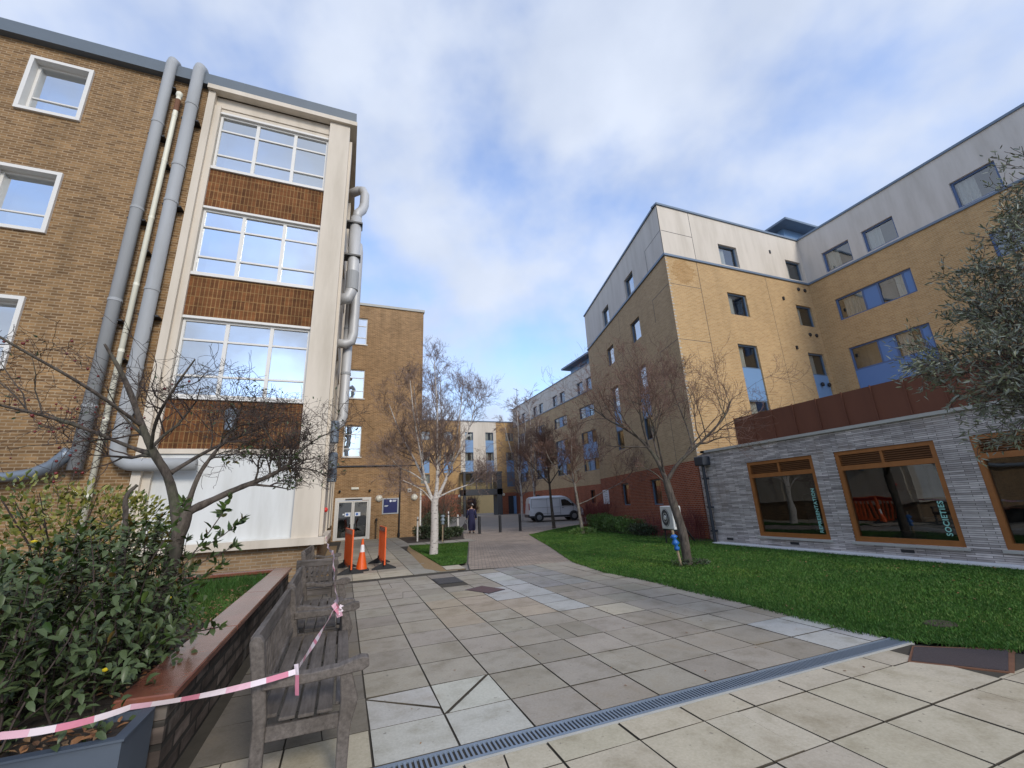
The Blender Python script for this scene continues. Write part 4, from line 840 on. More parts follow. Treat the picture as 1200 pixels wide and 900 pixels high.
# ------------------------------------------------------------------ slate-faced single storey building
def slate_hall():
    XF = 12.3; b = thing('slate_hall', (15, 5, 0), 'single-storey grey split-slate hall with large orange oak windows and rusty steel roof screen', 'building')
    F = Fac((XF, 0), (0, 1), (-1, 0)); wins = [(8.16, 10.32), (5.40, 7.56), (2.64, 4.80), (-.12, 2.04), (-2.88, -.72)]
    H = [(a, c, .31, 2.58) for a, c in wins]
    m = MB(); F.wall(m, -8, 12.02, -.1, 3.12, H, .16); m.quad((12.3, 12.02, -.1), (13.03, 13.09, -.1), (13.03, 13.09, 3.12), (12.3, 12.02, 3.12)); m.quad((12.3, 12.02, 3.1), (13.03, 13.09, 3.1), (22.7, 13.11, 3.1), (22.7, 12.02, 3.1)); m.quad((12.3, -8, 3.1), (22.7, -8, 3.1), (22.7, 12.02, 3.1), (12.3, 12.02, 3.1)); m.quad((12.3, -8, 0), (22.7, -8, 0), (22.7, -8, 3.1), (12.3, -8, 3.1))
    m.build('wall', M['stone'], b)
    m = MB(); F.box(m, -8, 12.12, 3.12, 3.20, -.06, .4); m.box(12.24, 13.35, 11.95, 12.14, 3.121, 3.199); m.build('coping', M['concrete_pale'], b)
    C = Fac((13.15, 0), (0, 1), (-1, 0)); m = MB(); m.box(13.15, 13.25, -8, 11.18, 3.12, 4.27); m.box(13.25, 18, 11.08, 11.18, 3.12, 4.27)
    u = 11.18
    while u > -8:
        C.box(m, u - .025, u, 3.2, 4.29, -.035, .0); u -= .74
    m.build('steel_screen', M['corten'], b)
    for k, (a, c) in enumerate(wins):
        fm = MB(); fw = .10
        for p in ((a, c, 2.48, 2.58), (a, c, .31, .43), (a, a + fw, .43, 2.48), (c - fw, c, .43, 2.48), (a + fw, c - fw, 2.08, 2.20)): F.box(fm, *p, .02, .15)
        mid = (a + c) / 2; F.box(fm, mid - .03, mid + .03, 2.20, 2.48, .03, .15)
        w = fm.build('window', M['oak'], b)
        lm = MB()
        for i in range(5):
            z = 2.225 + i * .052
            for p in ((a + fw, mid - .03), (mid + .03, c - fw)): F.box(lm, p[0], p[1], z, z + .02, .04 + .0, .12)
        F.rect(lm, a + fw, c - fw, 2.2, 2.48, .14); lm.build('louvre', M['oak_shade'], w)
        g = MB(); F.rect(g, a + fw, c - fw, .43, 2.08, .09); g.build('pane', M['glass_dark'], w)
        rm = MB(); P = F.P; d1 = 4.0; z0, z1 = .43, 2.4
        F.rect(rm, a, c, z0, z1, d1); F.q(rm, P(a, z0, .17), P(a, z0, d1), P(a, z1, d1), P(a, z1, .17)); F.q(rm, P(c, z0, d1), P(c, z0, .17), P(c, z1, .17), P(c, z1, d1)); F.q(rm, P(a, z0, .17), P(c, z0, .17), P(c, z0, d1), P(a, z0, d1)); F.q(rm, P(a, z1, d1), P(c, z1, d1), P(c, z1, .17), P(a, z1, .17))
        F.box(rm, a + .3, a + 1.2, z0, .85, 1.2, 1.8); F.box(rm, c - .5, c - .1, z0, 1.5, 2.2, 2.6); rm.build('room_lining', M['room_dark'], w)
        sm = MB(); F.box(sm, a - .05, c + .05, .25, .305, -.06, .14); sm.build('sill', M['concrete_pale'], w)
        word = {0: 'REPRESENTATION', 1: 'SOCIETIES'}.get(k)
        if word:
            # vertical lettering, reading upwards, close to the jamb nearest the viewer
            textmesh(word, (.134 if k == 0 else .148), M['mint'], w, F.P(a + fw + .10, .47 if k == 0 else .52, .075), (0, 0, 1), (0, 1, 0), .002)
    for u in (11.5, 9.22, 6.48, 3.7, 1.0):
        m = MB(); F.box(m, u - .13, u + .13, .12, .19, -.012, .05); m.build('air_brick', M['black'], b)
    m = MB(); F.box(m, 11.78, 12.2, 2.66, 2.98, -.36, -.002); m.build('hopper', M['charcoal'], b, bevel=.02)
    m = MB(); m.tube([F.P(12.05, 2.7, -.12), F.P(12.05, 0, -.12)], .055, 12)
    for z in (2.2, 1.2, .4): F.box(m, 11.97, 12.13, z - .03, z + .03, -.17, 0)
    m.build('downpipe', M['charcoal'], b)
slate_hall()
# ------------------------------------------------------------------ drain, covers, mat
t = thing('drain_channel', (2.8, 3.34, 0), 'long slotted steel drain channel crossing the paving between grey and buff slabs', 'drain')
m = MB(); m.box(-1.0, 5.80, 3.235, 3.262, -.04, .002); m.box(-1.0, 5.80, 3.395, 3.422, -.04, .002)
x = -1.0
while x < 5.8: m.box(x, x + .016, 3.262, 3.395, -.03, .001); x += .034
m.build('grating', M['drain'], t)
m = MB(); m.box(-1.0, 5.8, 3.262, 3.395, -.06, -.028); m.build('channel', M['black'], t)
m = MB(); m.box(-1.0, 5.75, 3.205, 3.232, -.05, .001); m.build('edge_strip', M['concrete_pale'], t)
def cover(name, poly, mat, label, z=0.004, rim=True, cat='manhole cover'):
    t = thing(name, (poly[0][0], poly[0][1], 0), label, cat); cx = sum(p[0] for p in poly) / len(poly); cy = sum(p[1] for p in poly) / len(poly)
    m = MB(); m.prism([(p[0], p[1], 0) for p in poly], (0, 0, z - .05), (0, 0, z)); m.build('cover_frame', M['black'] if rim else mat, t, recalc=True)
    m = MB(); m.prism([(cx + (p[0] - cx) * .93, cy + (p[1] - cy) * .93, 0) for p in poly], (0, 0, z - .02), (0, 0, z + .004)); m.build('lid', mat, t, recalc=True)
    return t
cover('manhole_cover', [(2.02, 9.92), (2.58, 9.92), (2.58, 10.70), (2.02, 10.70)], M['iron'], 'dark grey oblong manhole cover in the grey paving nearest the birch')
cover('manhole_cover', [(2.35, 8.93), (2.65, 8.30), (3.05, 8.51), (2.77, 9.16)], M['iron_red'], 'reddish brown skewed manhole cover beside silver slabs', .006)
cover('turf_cover', [(6.72 + .19 * math.cos(a * .5236), 3.42 + .15 * math.sin(a * .5236)) for a in range(12)], M['soil'], 'small round brown cover sunk in the lawn near the mat', .014, False)
t = thing('entrance_mat', (5.6, 2.7, 0), 'brown gridded sunken mat between buff slabs and lawn edge', 'mat')
m = MB(); m.prism([(5.60, 3.13, 0), (5.14, 2.93, 0), (5.54, 2.42, 0), (6.20, 2.66, 0)], (0, 0, -.03), (0, 0, .006)); m.build('mat_surface', M['iron_mat'], t, recalc=True)
m = MB(); m.prism([(5.62, 3.16, 0), (5.10, 2.94, 0), (5.53, 2.38, 0), (6.32, 2.66, 0)], (0, 0, -.04), (0, 0, .001)); m.build('mat_frame', M['rust'], t, recalc=True)
# ------------------------------------------------------------------ raised bed, trough
t = thing('raised_bed_wall', (-1, 7, 0), 'low dark brick retaining wall with glossy red tile coping behind the benches', 'wall')
m = MB(); m.prism([(-.97, 3.72, 0), (-.97, 10.35, 0), (-8, 10.35, 0), (-8, 10.15, 0), (-1.17, 10.15, 0), (-1.17, 3.72, 0)], (0, 0, -.02), (0, 0, .50)); m.build('wall', M['bed_brick'], t)
m = MB(); y = 3.64
while y < 10.3:
    y1 = min(y + rng.uniform(1.6, 2.2), 10.42); m.hexa([(-1.23, y, .503), (-.92, y, .503), (-.92, y1 - .006, .503), (-1.23, y1 - .006, .503)], [(-1.23, y, .565), (-.925, y, .555), (-.925, y1 - .006, .555), (-1.23, y1 - .006, .565)]); y = y1
m.box(-8, -1.235, 10.12, 10.40, .503, .56); m.build('coping', M['terracotta'], t, bevel=.008)
m = MB(); n = 26
for i in range(n):
    for j in range(18):
        x0, x1 = -8 + i * (6.85 / n), -8 + (i + 1) * (6.85 / n); y0, y1 = 3.72 + j * (6.45 / 18), 3.72 + (j + 1) * (6.45 / 18)
        h = lambda x, y: .43 + .03 * math.sin(x * 2.1 + y) + .02 * math.sin(y * 3 - x)
        m.quad((x0, y0, h(x0, y0)), (x1, y0, h(x1, y0)), (x1, y1, h(x1, y1)), (x0, y1, h(x0, y1)))
m.build('bed_soil', M['soil'])['kind'] = 'structure'
t = thing('planter_trough', (-1.6, 3.4, 0), 'dark grey zinc planter trough with sloping rim at the end of the raised bed', 'planter')
m = MB(); x0, x1, y0, y1 = -3.2, -1.01, 3.20, 3.64
for a in ((x0, x1, y0, y0 + .02), (x0, x1, y1 - .02, y1), (x0, x0 + .02, y0 + .02, y1 - .02), (x1 - .02, x1, y0 + .02, y1 - .02)): m.box(*a, 0, .5)
m.build('trough_side', M['zinc'], t)
m = MB()
for a in ((x0 - .01, x1 + .012, y0 - .012, y0 + .045), (x1 - .045, x1 + .012, y0 + .045, y1 - .045)): m.box(*a, .501, .512)
m.build('trough_rim', M['zinc'], t)
m = MB(); m.box(x0 + .021, x1 - .021, y0 + .021, y1 - .021, .02, .46); m.build('trough_soil', M['soil'], t)
# ------------------------------------------------------------------ benches
def bench(width, label, scroll=False):
    t = thing('garden_bench', (0, 0, 0), label, 'bench', 'weathered garden benches along the raised bed'); MT = M['bench']; D = .56; w = width
    # local x: depth (0 back .. D front), y: along
    for yy in (0, w - .065):
        m = MB(); m.prism([(0, yy, 0), (.07, yy, 0), (.07, yy, .44), (.015, yy, .84), (-.005, yy, .875), (-.04, yy, .88), (-.065, yy, .85), (-.06, yy, .82), (0, yy, .42)], (0, 0, 0), (0, .065, 0)); m.build('rear_leg', MT, t, bevel=.006, recalc=True)
        m = MB(); m.prism([(D - .085, yy, 0), (D - .02, yy, 0), (D - .01, yy, .30), (D + .03, yy, .44), (D - .02, yy, .60), (D - .09, yy, .60), (D - .075, yy, .44), (D - .085, yy, .3)], (0, 0, 0), (0, .065, 0)); m.build('front_leg', MT, t, bevel=.006, recalc=True)
        m = MB(); a0, a1 = yy - .012, yy + .077
        if scroll: pr = [(.03, .645), (.12, .65), (.26, .615), (.40, .625), (.52, .665), (.60, .665), (.635, .64), (.63, .60), (.58, .58), (.44, .585), (.28, .575), (.1, .60), (.03, .60)]
        else: pr = [(.03, .645), (.3, .635), (.46, .645), (.60, .68), (.645, .67), (.65, .62), (.61, .60), (.3, .58), (.03, .58)]
        m.prism([(x, a0, z) for x, z in pr], (0, 0, 0), (0, a1 - a0, 0)); m.build('arm', MT, t, bevel=.006, recalc=True)
        m = MB(); m.box(.07, D - .08, yy + .015, yy + .05, .30, .38); m.build('side_rail', MT, t, bevel=.004)
    m = MB()
    for i in range(5):
        xa = .03 + i * .106; z = .425 - .012 * math.sin(i / 4 * math.pi)
        m.box(xa, xa + .09, .01 if i in (1, 2, 3) else .068, w - .01 if i in (1, 2, 3) else w - .068, z - .02 + rng.uniform(-.002, .002), z)
    m.build('seat', MT, t, bevel=.004)
    m = MB(); m.box(D - .06, D - .025, .066, w - .066, .32, .40); m.box(.02, .05, .066, w - .066, .32, .40); m.build('seat_rail', MT, t, bevel=.004)
    m = MB(); n = int((w - .13) / .072)
    m.hexa([(-.055, .066, .77), (-.015, .066, .77), (-.015, w - .066, .77), (-.055, w - .066, .77)], [(-.07, .066, .865), (-.025, .066, .875), (-.025, w - .066, .875), (-.07, w - .066, .865)])
    m.box(-.01, .03, .066, w - .066, .45, .51)
    for i in range(n):
        y = .075 + i * (w - .15) / n + .012
        m.hexa([(.0, y, .505), (.018, y, .505), (.018, y + .042, .505), (.0, y + .042, .505)], [(-.045, y, .775), (-.027, y, .775), (-.027, y + .042, .775), (-.045, y + .042, .775)])
    m.build('backrest', MT, t, bevel=.003)
    return t
b1 = bench(1.95, 'nearest weathered teak bench with straight arms wrapped in tape'); b1.location = (-.43, 3.32, 0)
b2 = bench(1.75, 'second weathered bench from the drain, with wavy scrolled arms', True); b2.location = (-.45, 5.48, 0); b2.rotation_euler = (0, 0, R(1))
b3 = bench(.62, 'narrow dark garden chair turned with its slatted back towards the other benches', True); b3.location = (-.04, 8.15, 0); b3.rotation_euler = (0, 0, R(92)); b3['category'] = 'chair'
b4 = copy_thing(b2, (-.68, 9.9, 0), R(-2), 'farthest weathered bench, standing by the cream bay sill beyond the garden chair')
# ------------------------------------------------------------------ barrier tape
def ribbon(mb, pts, w, tw=0.0, seg=.16, sag=0.0):
    P = [Vector(p) for p in pts]; out = []
    for i in range(len(P) - 1):
        a, b = P[i], P[i + 1]; n = max(2, int((b - a).length / .04))
        for k in range(n): 
            f = k / n; q = a.lerp(b, f); q.z -= sag * 4 * f * (1 - f); out.append(q)
    out.append(P[-1]); s = 0
    def fr(i):
        d = (out[min(i + 1, len(out) - 1)] - out[max(0, i - 1)]).normalized(); u = Vector((0, 0, 1)); sd = d.cross(u).normalized(); up = sd.cross(d); a = .35 * math.sin(tw + i * .13) + .25 * math.sin(i * .31); return up * math.cos(a) + sd * math.sin(a)
    for i in range(len(out) - 1):
        u0, u1 = fr(i) * w / 2, fr(i + 1) * w / 2; mb.cur = (0, 1, 0, 2)[int(s / seg) % 4]
        mb.quad(out[i] - u0, out[i + 1] - u1, out[i + 1] + u1, out[i] + u0); s += (out[i + 1] - out[i]).length
m = MB()
ribbon(m, [(-2.6, 2.9, .66), (-1.34, 2.86, .725), (-.93, 2.98, .715), (-.22, 3.30, .66)], .030, 2.5, .11, .02)
ribbon(m, [(-.22, 3.305, .70), (-.21, 3.30, .64), (-.20, 3.297, .53)], .032, .3, .06)
ribbon(m, [(-.20, 3.30, .69), (.0, 5.20, .70)], .030, 3.0, .10, .02); ribbon(m, [(-.03, 5.20, .72), (.0, 5.17, .64), (.03, 5.18, .56)], .06, 1.5, .04); ribbon(m, [(.05, 5.20, .66), (.02, 5.18, .6), (-.04, 5.18, .69)], .06, 1.0, .04)
ribbon(m, [(.0, 5.22, .68), (-.07, 6.9, .74)], .05, 2, .05, .02); ribbon(m, [(-.09, 7.16, .70), (-.06, 7.1, .58)], .05, 1, .05)
ribbon(m, [(-.07, 6.9, .74), (-.12, 8.4, .93), (-.26, 10.2, .92), (-.38, 12.28, 1.0)], .07, 3, .3, .03)
tag(m.build('barrier_tape', [M['tape_w'], M['tape_r'], M['tape_p']], org=(-.2, 5, .65)), 'red and white hazard tape strung along the benches from trough to bay', 'tape')
# ------------------------------------------------------------------ barriers and cone
def barrier(label):
    t = thing('road_barrier', (0, 0, 0), label, 'barrier', 'orange plastic road barriers by the door'); L = 1.95
    m = MB(); m.box(0, L, -.02, .02, .97, 1.13); m.box(0, L, -.02, .02, .12, .20); m.box(0, .07, -.02, .02, .20, .97); m.box(L - .07, L, -.02, .02, .20, .97)
    for i in range(9): m.box(.16 + i * .19, .24 + i * .19, -.014, .014, .20, .97)
    m.build('panel', M['orange'], t, bevel=.006)
    m = MB(); m.box(.05, L - .05, -.0225, .0225, 1.0, 1.10); m.build('reflective_strip', M['lens_red'], t)
    for x in (.18, L - .18):
        m = MB(); m.prism([(x - .05, -.33, 0), (x - .05, .33, 0), (x - .05, .33, .03), (x - .05, .05, .16), (x - .05, .05, .22), (x - .05, -.05, .22), (x - .05, -.05, .16), (x - .05, -.33, .03)], (0, 0, 0), (.1, 0, 0)); m.build('foot', M['rubber'], t, recalc=True)
    m = MB(); m.box(L + .005, L + .03, -.015, .015, .3, 1.05); m.build('hinge', M['black'], t); return t
br = barrier('orange slatted plastic barrier next to the traffic cone'); br.location = (.28, 12.75, 0); br.rotation_euler = (0, 0, R(95))
copy_thing(br, (1.16, 13.15, 0), R(90.5), 'orange slatted plastic barrier standing alone in front of the navy sign')
t = thing('traffic_cone', (.56, 13.45, 0), 'orange traffic cone with one white sleeve beside a barrier', 'cone')
C0 = (.56, 13.45, 0)
m = MB(); m.lathe(C0, [(.155, .04), (.068, .49)], 20); m.lathe(C0, [(.045, .68), (.026, .84), (.0, .85)], 20); m.build('cone_body', M['orange'], t, smooth=False)
m = MB(); m.lathe(C0, [(.0685, .485), (.0455, .685)], 20); m.build('sleeve', M['reflective'], t)
m = MB(); m.box(.36, .76, 13.25, 13.65, 0, .045); m.build('cone_base', M['rubber'], t, bevel=.02)
# ------------------------------------------------------------------ bollards, stakes
def bollard(x, y, label):
    t = thing('bollard', (x, y, 0), label, 'bollard', 'black bollards across the brick path'); m = MB(); m.lathe((x, y, 0), [(.085, 0), (.085, .97), (.075, 1.0), (.0, 1.01)], 14); m.build('shaft', M['black'], t)
    m = MB(); m.lathe((x, y, .86), [(.087, 0), (.087, .05)], 14); m.build('band', M['charcoal'], t)
    m = MB(); m.lathe((x, y, 0), [(.12, -.01), (.12, .012), (.09, .02)], 14); m.build('bollard_base', M['iron'], t)
bollard(7.65, 25.5, 'black bollard beside the walking person'); bollard(9.0, 25.6, 'middle black bollard of three across the path'); bollard(10.28, 25.5, 'black bollard nearest the parked van')
for x, y, h, mt, lb in ((6.45, 26.0, 1.15, 'white', 'tallest white stake at the bed corner beside the path'), (6.15, 27.2, 1.35, 'white', 'white stake rising from dark shrubs, just behind the tallest one'), (5.35, 26.6, 1.30, 'sign_grey', 'grey topped stake in the middle of the planting bed'), (3.62, 23.2, 1.2, 'white', 'white stake half hidden behind the birch trunk')):
    t = thing('planting_stake', (x, y, 0), lb, 'stake', 'stakes in the planting bed'); m = MB(); m.lathe((x, y, -.02), [(.045, 0), (.045, h), (.03, h + .02)], 8); m.build('shaft', M[mt], t); m = MB(); m.lathe((x, y, h - .2), [(.05, 0), (.05, .07)], 8); m.build('tie', M['charcoal' if mt == 'white' else 'white'], t)
def bagged_stake(x, y, h, lean, bag, label, z0, z1, w):
    t = thing('tree_stake', (x, y, 0), label, 'stake'); m = MB(); tip = (x + lean[0], y + lean[1], h); m.tube([(x, y, -.03), tip], .03, 8); m.build('shaft', M['stake'], t)
    P = lambda z: (x + lean[0] * z / h, y + lean[1] * z / h, z); m = MB(); n = 7
    m.tube([P(z0 + (z1 - z0) * i / n) for i in range(n + 1)], [w * (.65 + .35 * math.sin(i * 2.1 + 1)) * (1.0 if 0 < i < n else .6) for i in range(n + 1)], 9); m.build('plastic_bag', M[bag], t, smooth=True)
bagged_stake(7.66, 8.75, .82, (-.10, .03, 0), 'blue_bag', 'leaning wooden stake wrapped in bright blue plastic beside the lawn tree', .36, .72, .10)
bagged_stake(4.60, 21.7, 1.2, (.02, 0, 0), 'grey_bag', 'wooden stake capped with grey blue plastic on the little lawn', .8, 1.25, .14)
# ------------------------------------------------------------------ air conditioner
t = thing('air_conditioner', (11.2, 12.75, 0), 'white outdoor air conditioning unit on a stand by red brick', 'air conditioner'); ra = R(-14.6); mt = Matrix.Translation((11.05, 12.8, 0)) @ Matrix.Rotation(ra, 4, 'Z')
m = MB(); m.box(-.17, .17, -.46, .46, .50, 1.30, mt); m.build('case', M['ac'], t, bevel=.02)
ax = (mt.to_3x3() @ Vector((-1, 0, 0))); c = mt @ Vector((-.171, .08, .9))
m = MB(); m.lathe(c, [(.31, 0), (.31, .012), (.29, .014)], 24, ax); m.build('fan_guard', M['charcoal'], t)
m = MB(); m.lathe(c + ax * .014, [(.085, 0), (.07, .02)], 14, ax)
for i in (0, 3): m.lathe(c + ax * .013, [(.30 - i * .045, 0), (.30 - i * .045, .006), (.283 - i * .045, .006), (.283 - i * .045, 0)], 24, ax, False)
m.build('fan_grille', M['ac'], t)
m = MB(); m.box(-.10, .14, -.485, -.462, .62, .95, mt); m.box(-.06, .1, -.48, -.462, 1.0, 1.2, mt); m.build('service_cover', M['white'], t)
for y in (-.35, .33):
    m = MB(); m.box(-.2, .22, y - .02, y + .02, .45, .499, mt); m.box(-.16, -.12, y - .02, y + .02, 0, .45, mt); m.box(.14, .18, y - .02, y + .02, 0, .45, mt); m.build('stand', M['black'], t)
m = MB(); m.tube([mt @ Vector(p) for p in ((.05, -.49, .75), (.1, -.58, .7), (.25, -.55, .45), (.6, -.3, .1))], .03, 7); m.build('hose', M['black'], t)
A14 = Fac((13.07, 13.13), T14, (-T14[1], T14[0]))
t = thing('notice_board', (15.9, 24.2, 1.4), 'white notice on red brick beside the dogwood stems', 'sign'); m = MB(); A14.box(m, 11.0, 12.05, 1.36, 2.25, -.06, -.018); m.build('board', M['sticker'], t)
m = MB(); [A14.box(m, 11.15, 11.15 + w, z, z + .035, -.0625, -.06) for z, w in ((2.05, .7), (1.93, .5), (1.81, .6), (1.62, .4))]; m.build('faint_lettering', M['sign_grey'], t)
# ------------------------------------------------------------------ van
def van():
    t = thing('panel_van', (0, 0, 0), 'silver panel van parked across the far end behind two small trees', 'van'); L = 4.95; HW = .96
    # side profile, x forward 0..L ; lofted over several widths for tumblehome
    prof = [(.02, .35), (.0, .55), (.03, 1.0), (.07, 1.60), (.14, 1.93), (.35, 2.06), (1.5, 2.10), (2.9, 2.08), (3.32, 2.00), (3.62, 1.82), (4.02, 1.42), (4.30, 1.18), (4.72, 1.02), (4.90, .84), (4.95, .55), (4.90, .32), (4.40, .27), (3.2, .27), (1.5, .27), (.5, .29)]
    def yw(x, z):
        w = HW
        if z > 1.0: w -= (z - 1.0) * .135
        if z > 1.95: w -= (z - 1.95) * .8
        if x > 3.9: w -= (x - 3.9) ** 2 * .16
        return w
    m = MB(); k = len(prof)
    rings = [-1, -.93, -.6, 0, .6, .93, 1]
    for r in rings:
        for x, z in prof:
            e = .03 if abs(r) == 1 else 0; cx, cz = 2.5, 1.1; m.v.append((x + (cx - x) * e * .35, r * yw(x, z), z + (cz - z) * e * .8))
    n = len(rings)
    for i in range(n - 1):
        for j in range(k):
            a = i * k + j; b = i * k + (j + 1) % k; m.f.append((a, b, b + k, a + k)); m.mi.append(0)
    m.f.append(tuple(range(k))); m.f.append(tuple((n - 1) * k + j for j in range(k - 1, -1, -1))); m.mi += [0, 0]
    m.build('body', M['van'], t, recalc=True, bevel=0)
    def side(s, pts, d=.006): return [(x, s * (yw(x, z) + d), z) for x, z in pts]
    for s in (-1, 1):
        m = MB(); p = side(s, [(2.92, 1.20), (2.90, 1.74), (3.26, 1.76), (3.50, 1.64), (3.98, 1.22)], .004); m.prism(p, (0, 0, 0), (0, s * .008, 0)); m.build('side_window', M['van_glass'], t, recalc=True)
        m = MB()
        for a, b in (((2.78, .36), (2.80, 1.86)), ((1.62, .5), (1.62, 1.86)), ((4.02, 1.18), (3.86, .55)), ((.25, 1.12), (2.74, 1.12)), ((.25, 1.82), (2.76, 1.84)), ((.30, .62), (2.76, .62)), ((.22, 1.12), (.28, 1.82))):
            (x0, z0), (x1, z1) = a, b; dx, dz = x1 - x0, z1 - z0; l = math.hypot(dx, dz); nx, nz = -dz / l * .008, dx / l * .008; m.prism(side(s, [(x0 - nx, z0 - nz), (x1 - nx, z1 - nz), (x1 + nx, z1 + nz), (x0 + nx, z0 + nz)], -.01), (0, 0, 0), (0, s * .0135, 0))
        m.build('door_seam', M['charcoal'], t, recalc=True)
        m = MB(); m.prism(side(s, [(.03, .30), (.03, .46), (3.7, .44), (3.7, .30)], .003), (0, 0, 0), (0, s * .018, 0)); m.build('sill_trim', M['black'], t, recalc=True)
        m = MB(); m.box(2.93, 3.08, s * .962 - .02, s * .962 + .02, 1.03, 1.07); m.build('door_handle', M['charcoal'], t)
        m = MB(); m.box(3.80, 3.98, s * 1.02 - .10, s * 1.02 + .10, 1.16, 1.40); m.build('mirror', M['black'], t, bevel=.03)
        m = MB(); m.prism([(4.38, s * .79, 1.10), (4.78, s * .70, .98), (4.82, s * .70, .78), (4.55, s * .80, .84)], (0, 0, 0), (.0, s * .08, 0)); m.build('headlight', M['lens'], t, recalc=True)
        m = MB(); m.box(-.012, .05, s * .93 - .04, s * .93 + .04, .95, 1.5); m.build('tail_light', M['lens_red'], t)
        for x in (.86, 3.98):
            m = MB(); y = s * .90; m.lathe((x, y - s * .12, .33), [(.2, 0), (.33, .0), (.345, .04), (.345, .18), (.32, .215), (.22, .215)], 24, (0, s, 0)); w = m.build('wheel', M['tyre'], t)
            m = MB(); m.lathe((x, y + s * .09, .33), [(.215, 0), (.215, .008), (.15, .012), (.06, .02)], 20, (0, s, 0)); m.build('hub', M['alloy'], w)
            m = MB(); m.lathe((x, s * .80, .37), [(.41, 0), (.41, .165), (.38, .165)], 28, (0, s, 0)); m.build('wheel_arch', M['black'], t)
    m = MB(); m.prism([(3.36, -.66, 1.985), (3.60, -.72, 1.85), (4.02, -.80, 1.45), (4.02, .80, 1.45), (3.60, .72, 1.85), (3.36, .66, 1.985)], (.012, 0, .012), (.02, 0, .02)); m.build('windscreen', M['van_glass'], t, recalc=True)
    m = MB(); m.box(-.07, .12, -.94, .94, .33, .58); m.build('rear_bumper', M['black'], t, bevel=.03)
    m = MB(); m.box(4.78, 5.0, -.80, .80, .28, .62); m.box(4.72, 4.93, -.5, .5, .78, .90); m.build('front_bumper', M['black'], t, bevel=.03)
    t.location = (15.05, 35.55, gz(35.2)); t.rotation_euler = (0, 0, R(-12)); t.scale = (1.0, 1.0, 1.0)
van()
# ------------------------------------------------------------------ person
def limb(points, radii, edges, name, mat, parent, sub=2, flat=None):
    me = bpy.data.meshes.new(name); me.from_pydata(points, edges, []); o = bpy.data.objects.new(name, me); COL.objects.link(o)
    sk = o.modifiers.new('s', 'SKIN'); 
    for v, r in zip(me.skin_vertices[0].data, radii): v.radius = (r, r) if not hasattr(r, '__len__') else r
    me.skin_vertices[0].data[0].use_root = True; ss = o.modifiers.new('u', 'SUBSURF'); ss.levels = sub; ss.render_levels = sub
    dg = bpy.context.evaluated_depsgraph_get(); dg.update(); nm = bpy.data.meshes.new_from_object(o.evaluated_get(dg)); bpy.data.objects.remove(o); bpy.data.meshes.remove(me)
    nm.materials.clear(); nm.materials.append(mat); nm.polygons.foreach_set('use_smooth', [True] * len(nm.polygons))
    r = bpy.data.objects.new(name, nm); COL.objects.link(r); r.parent = parent; return r
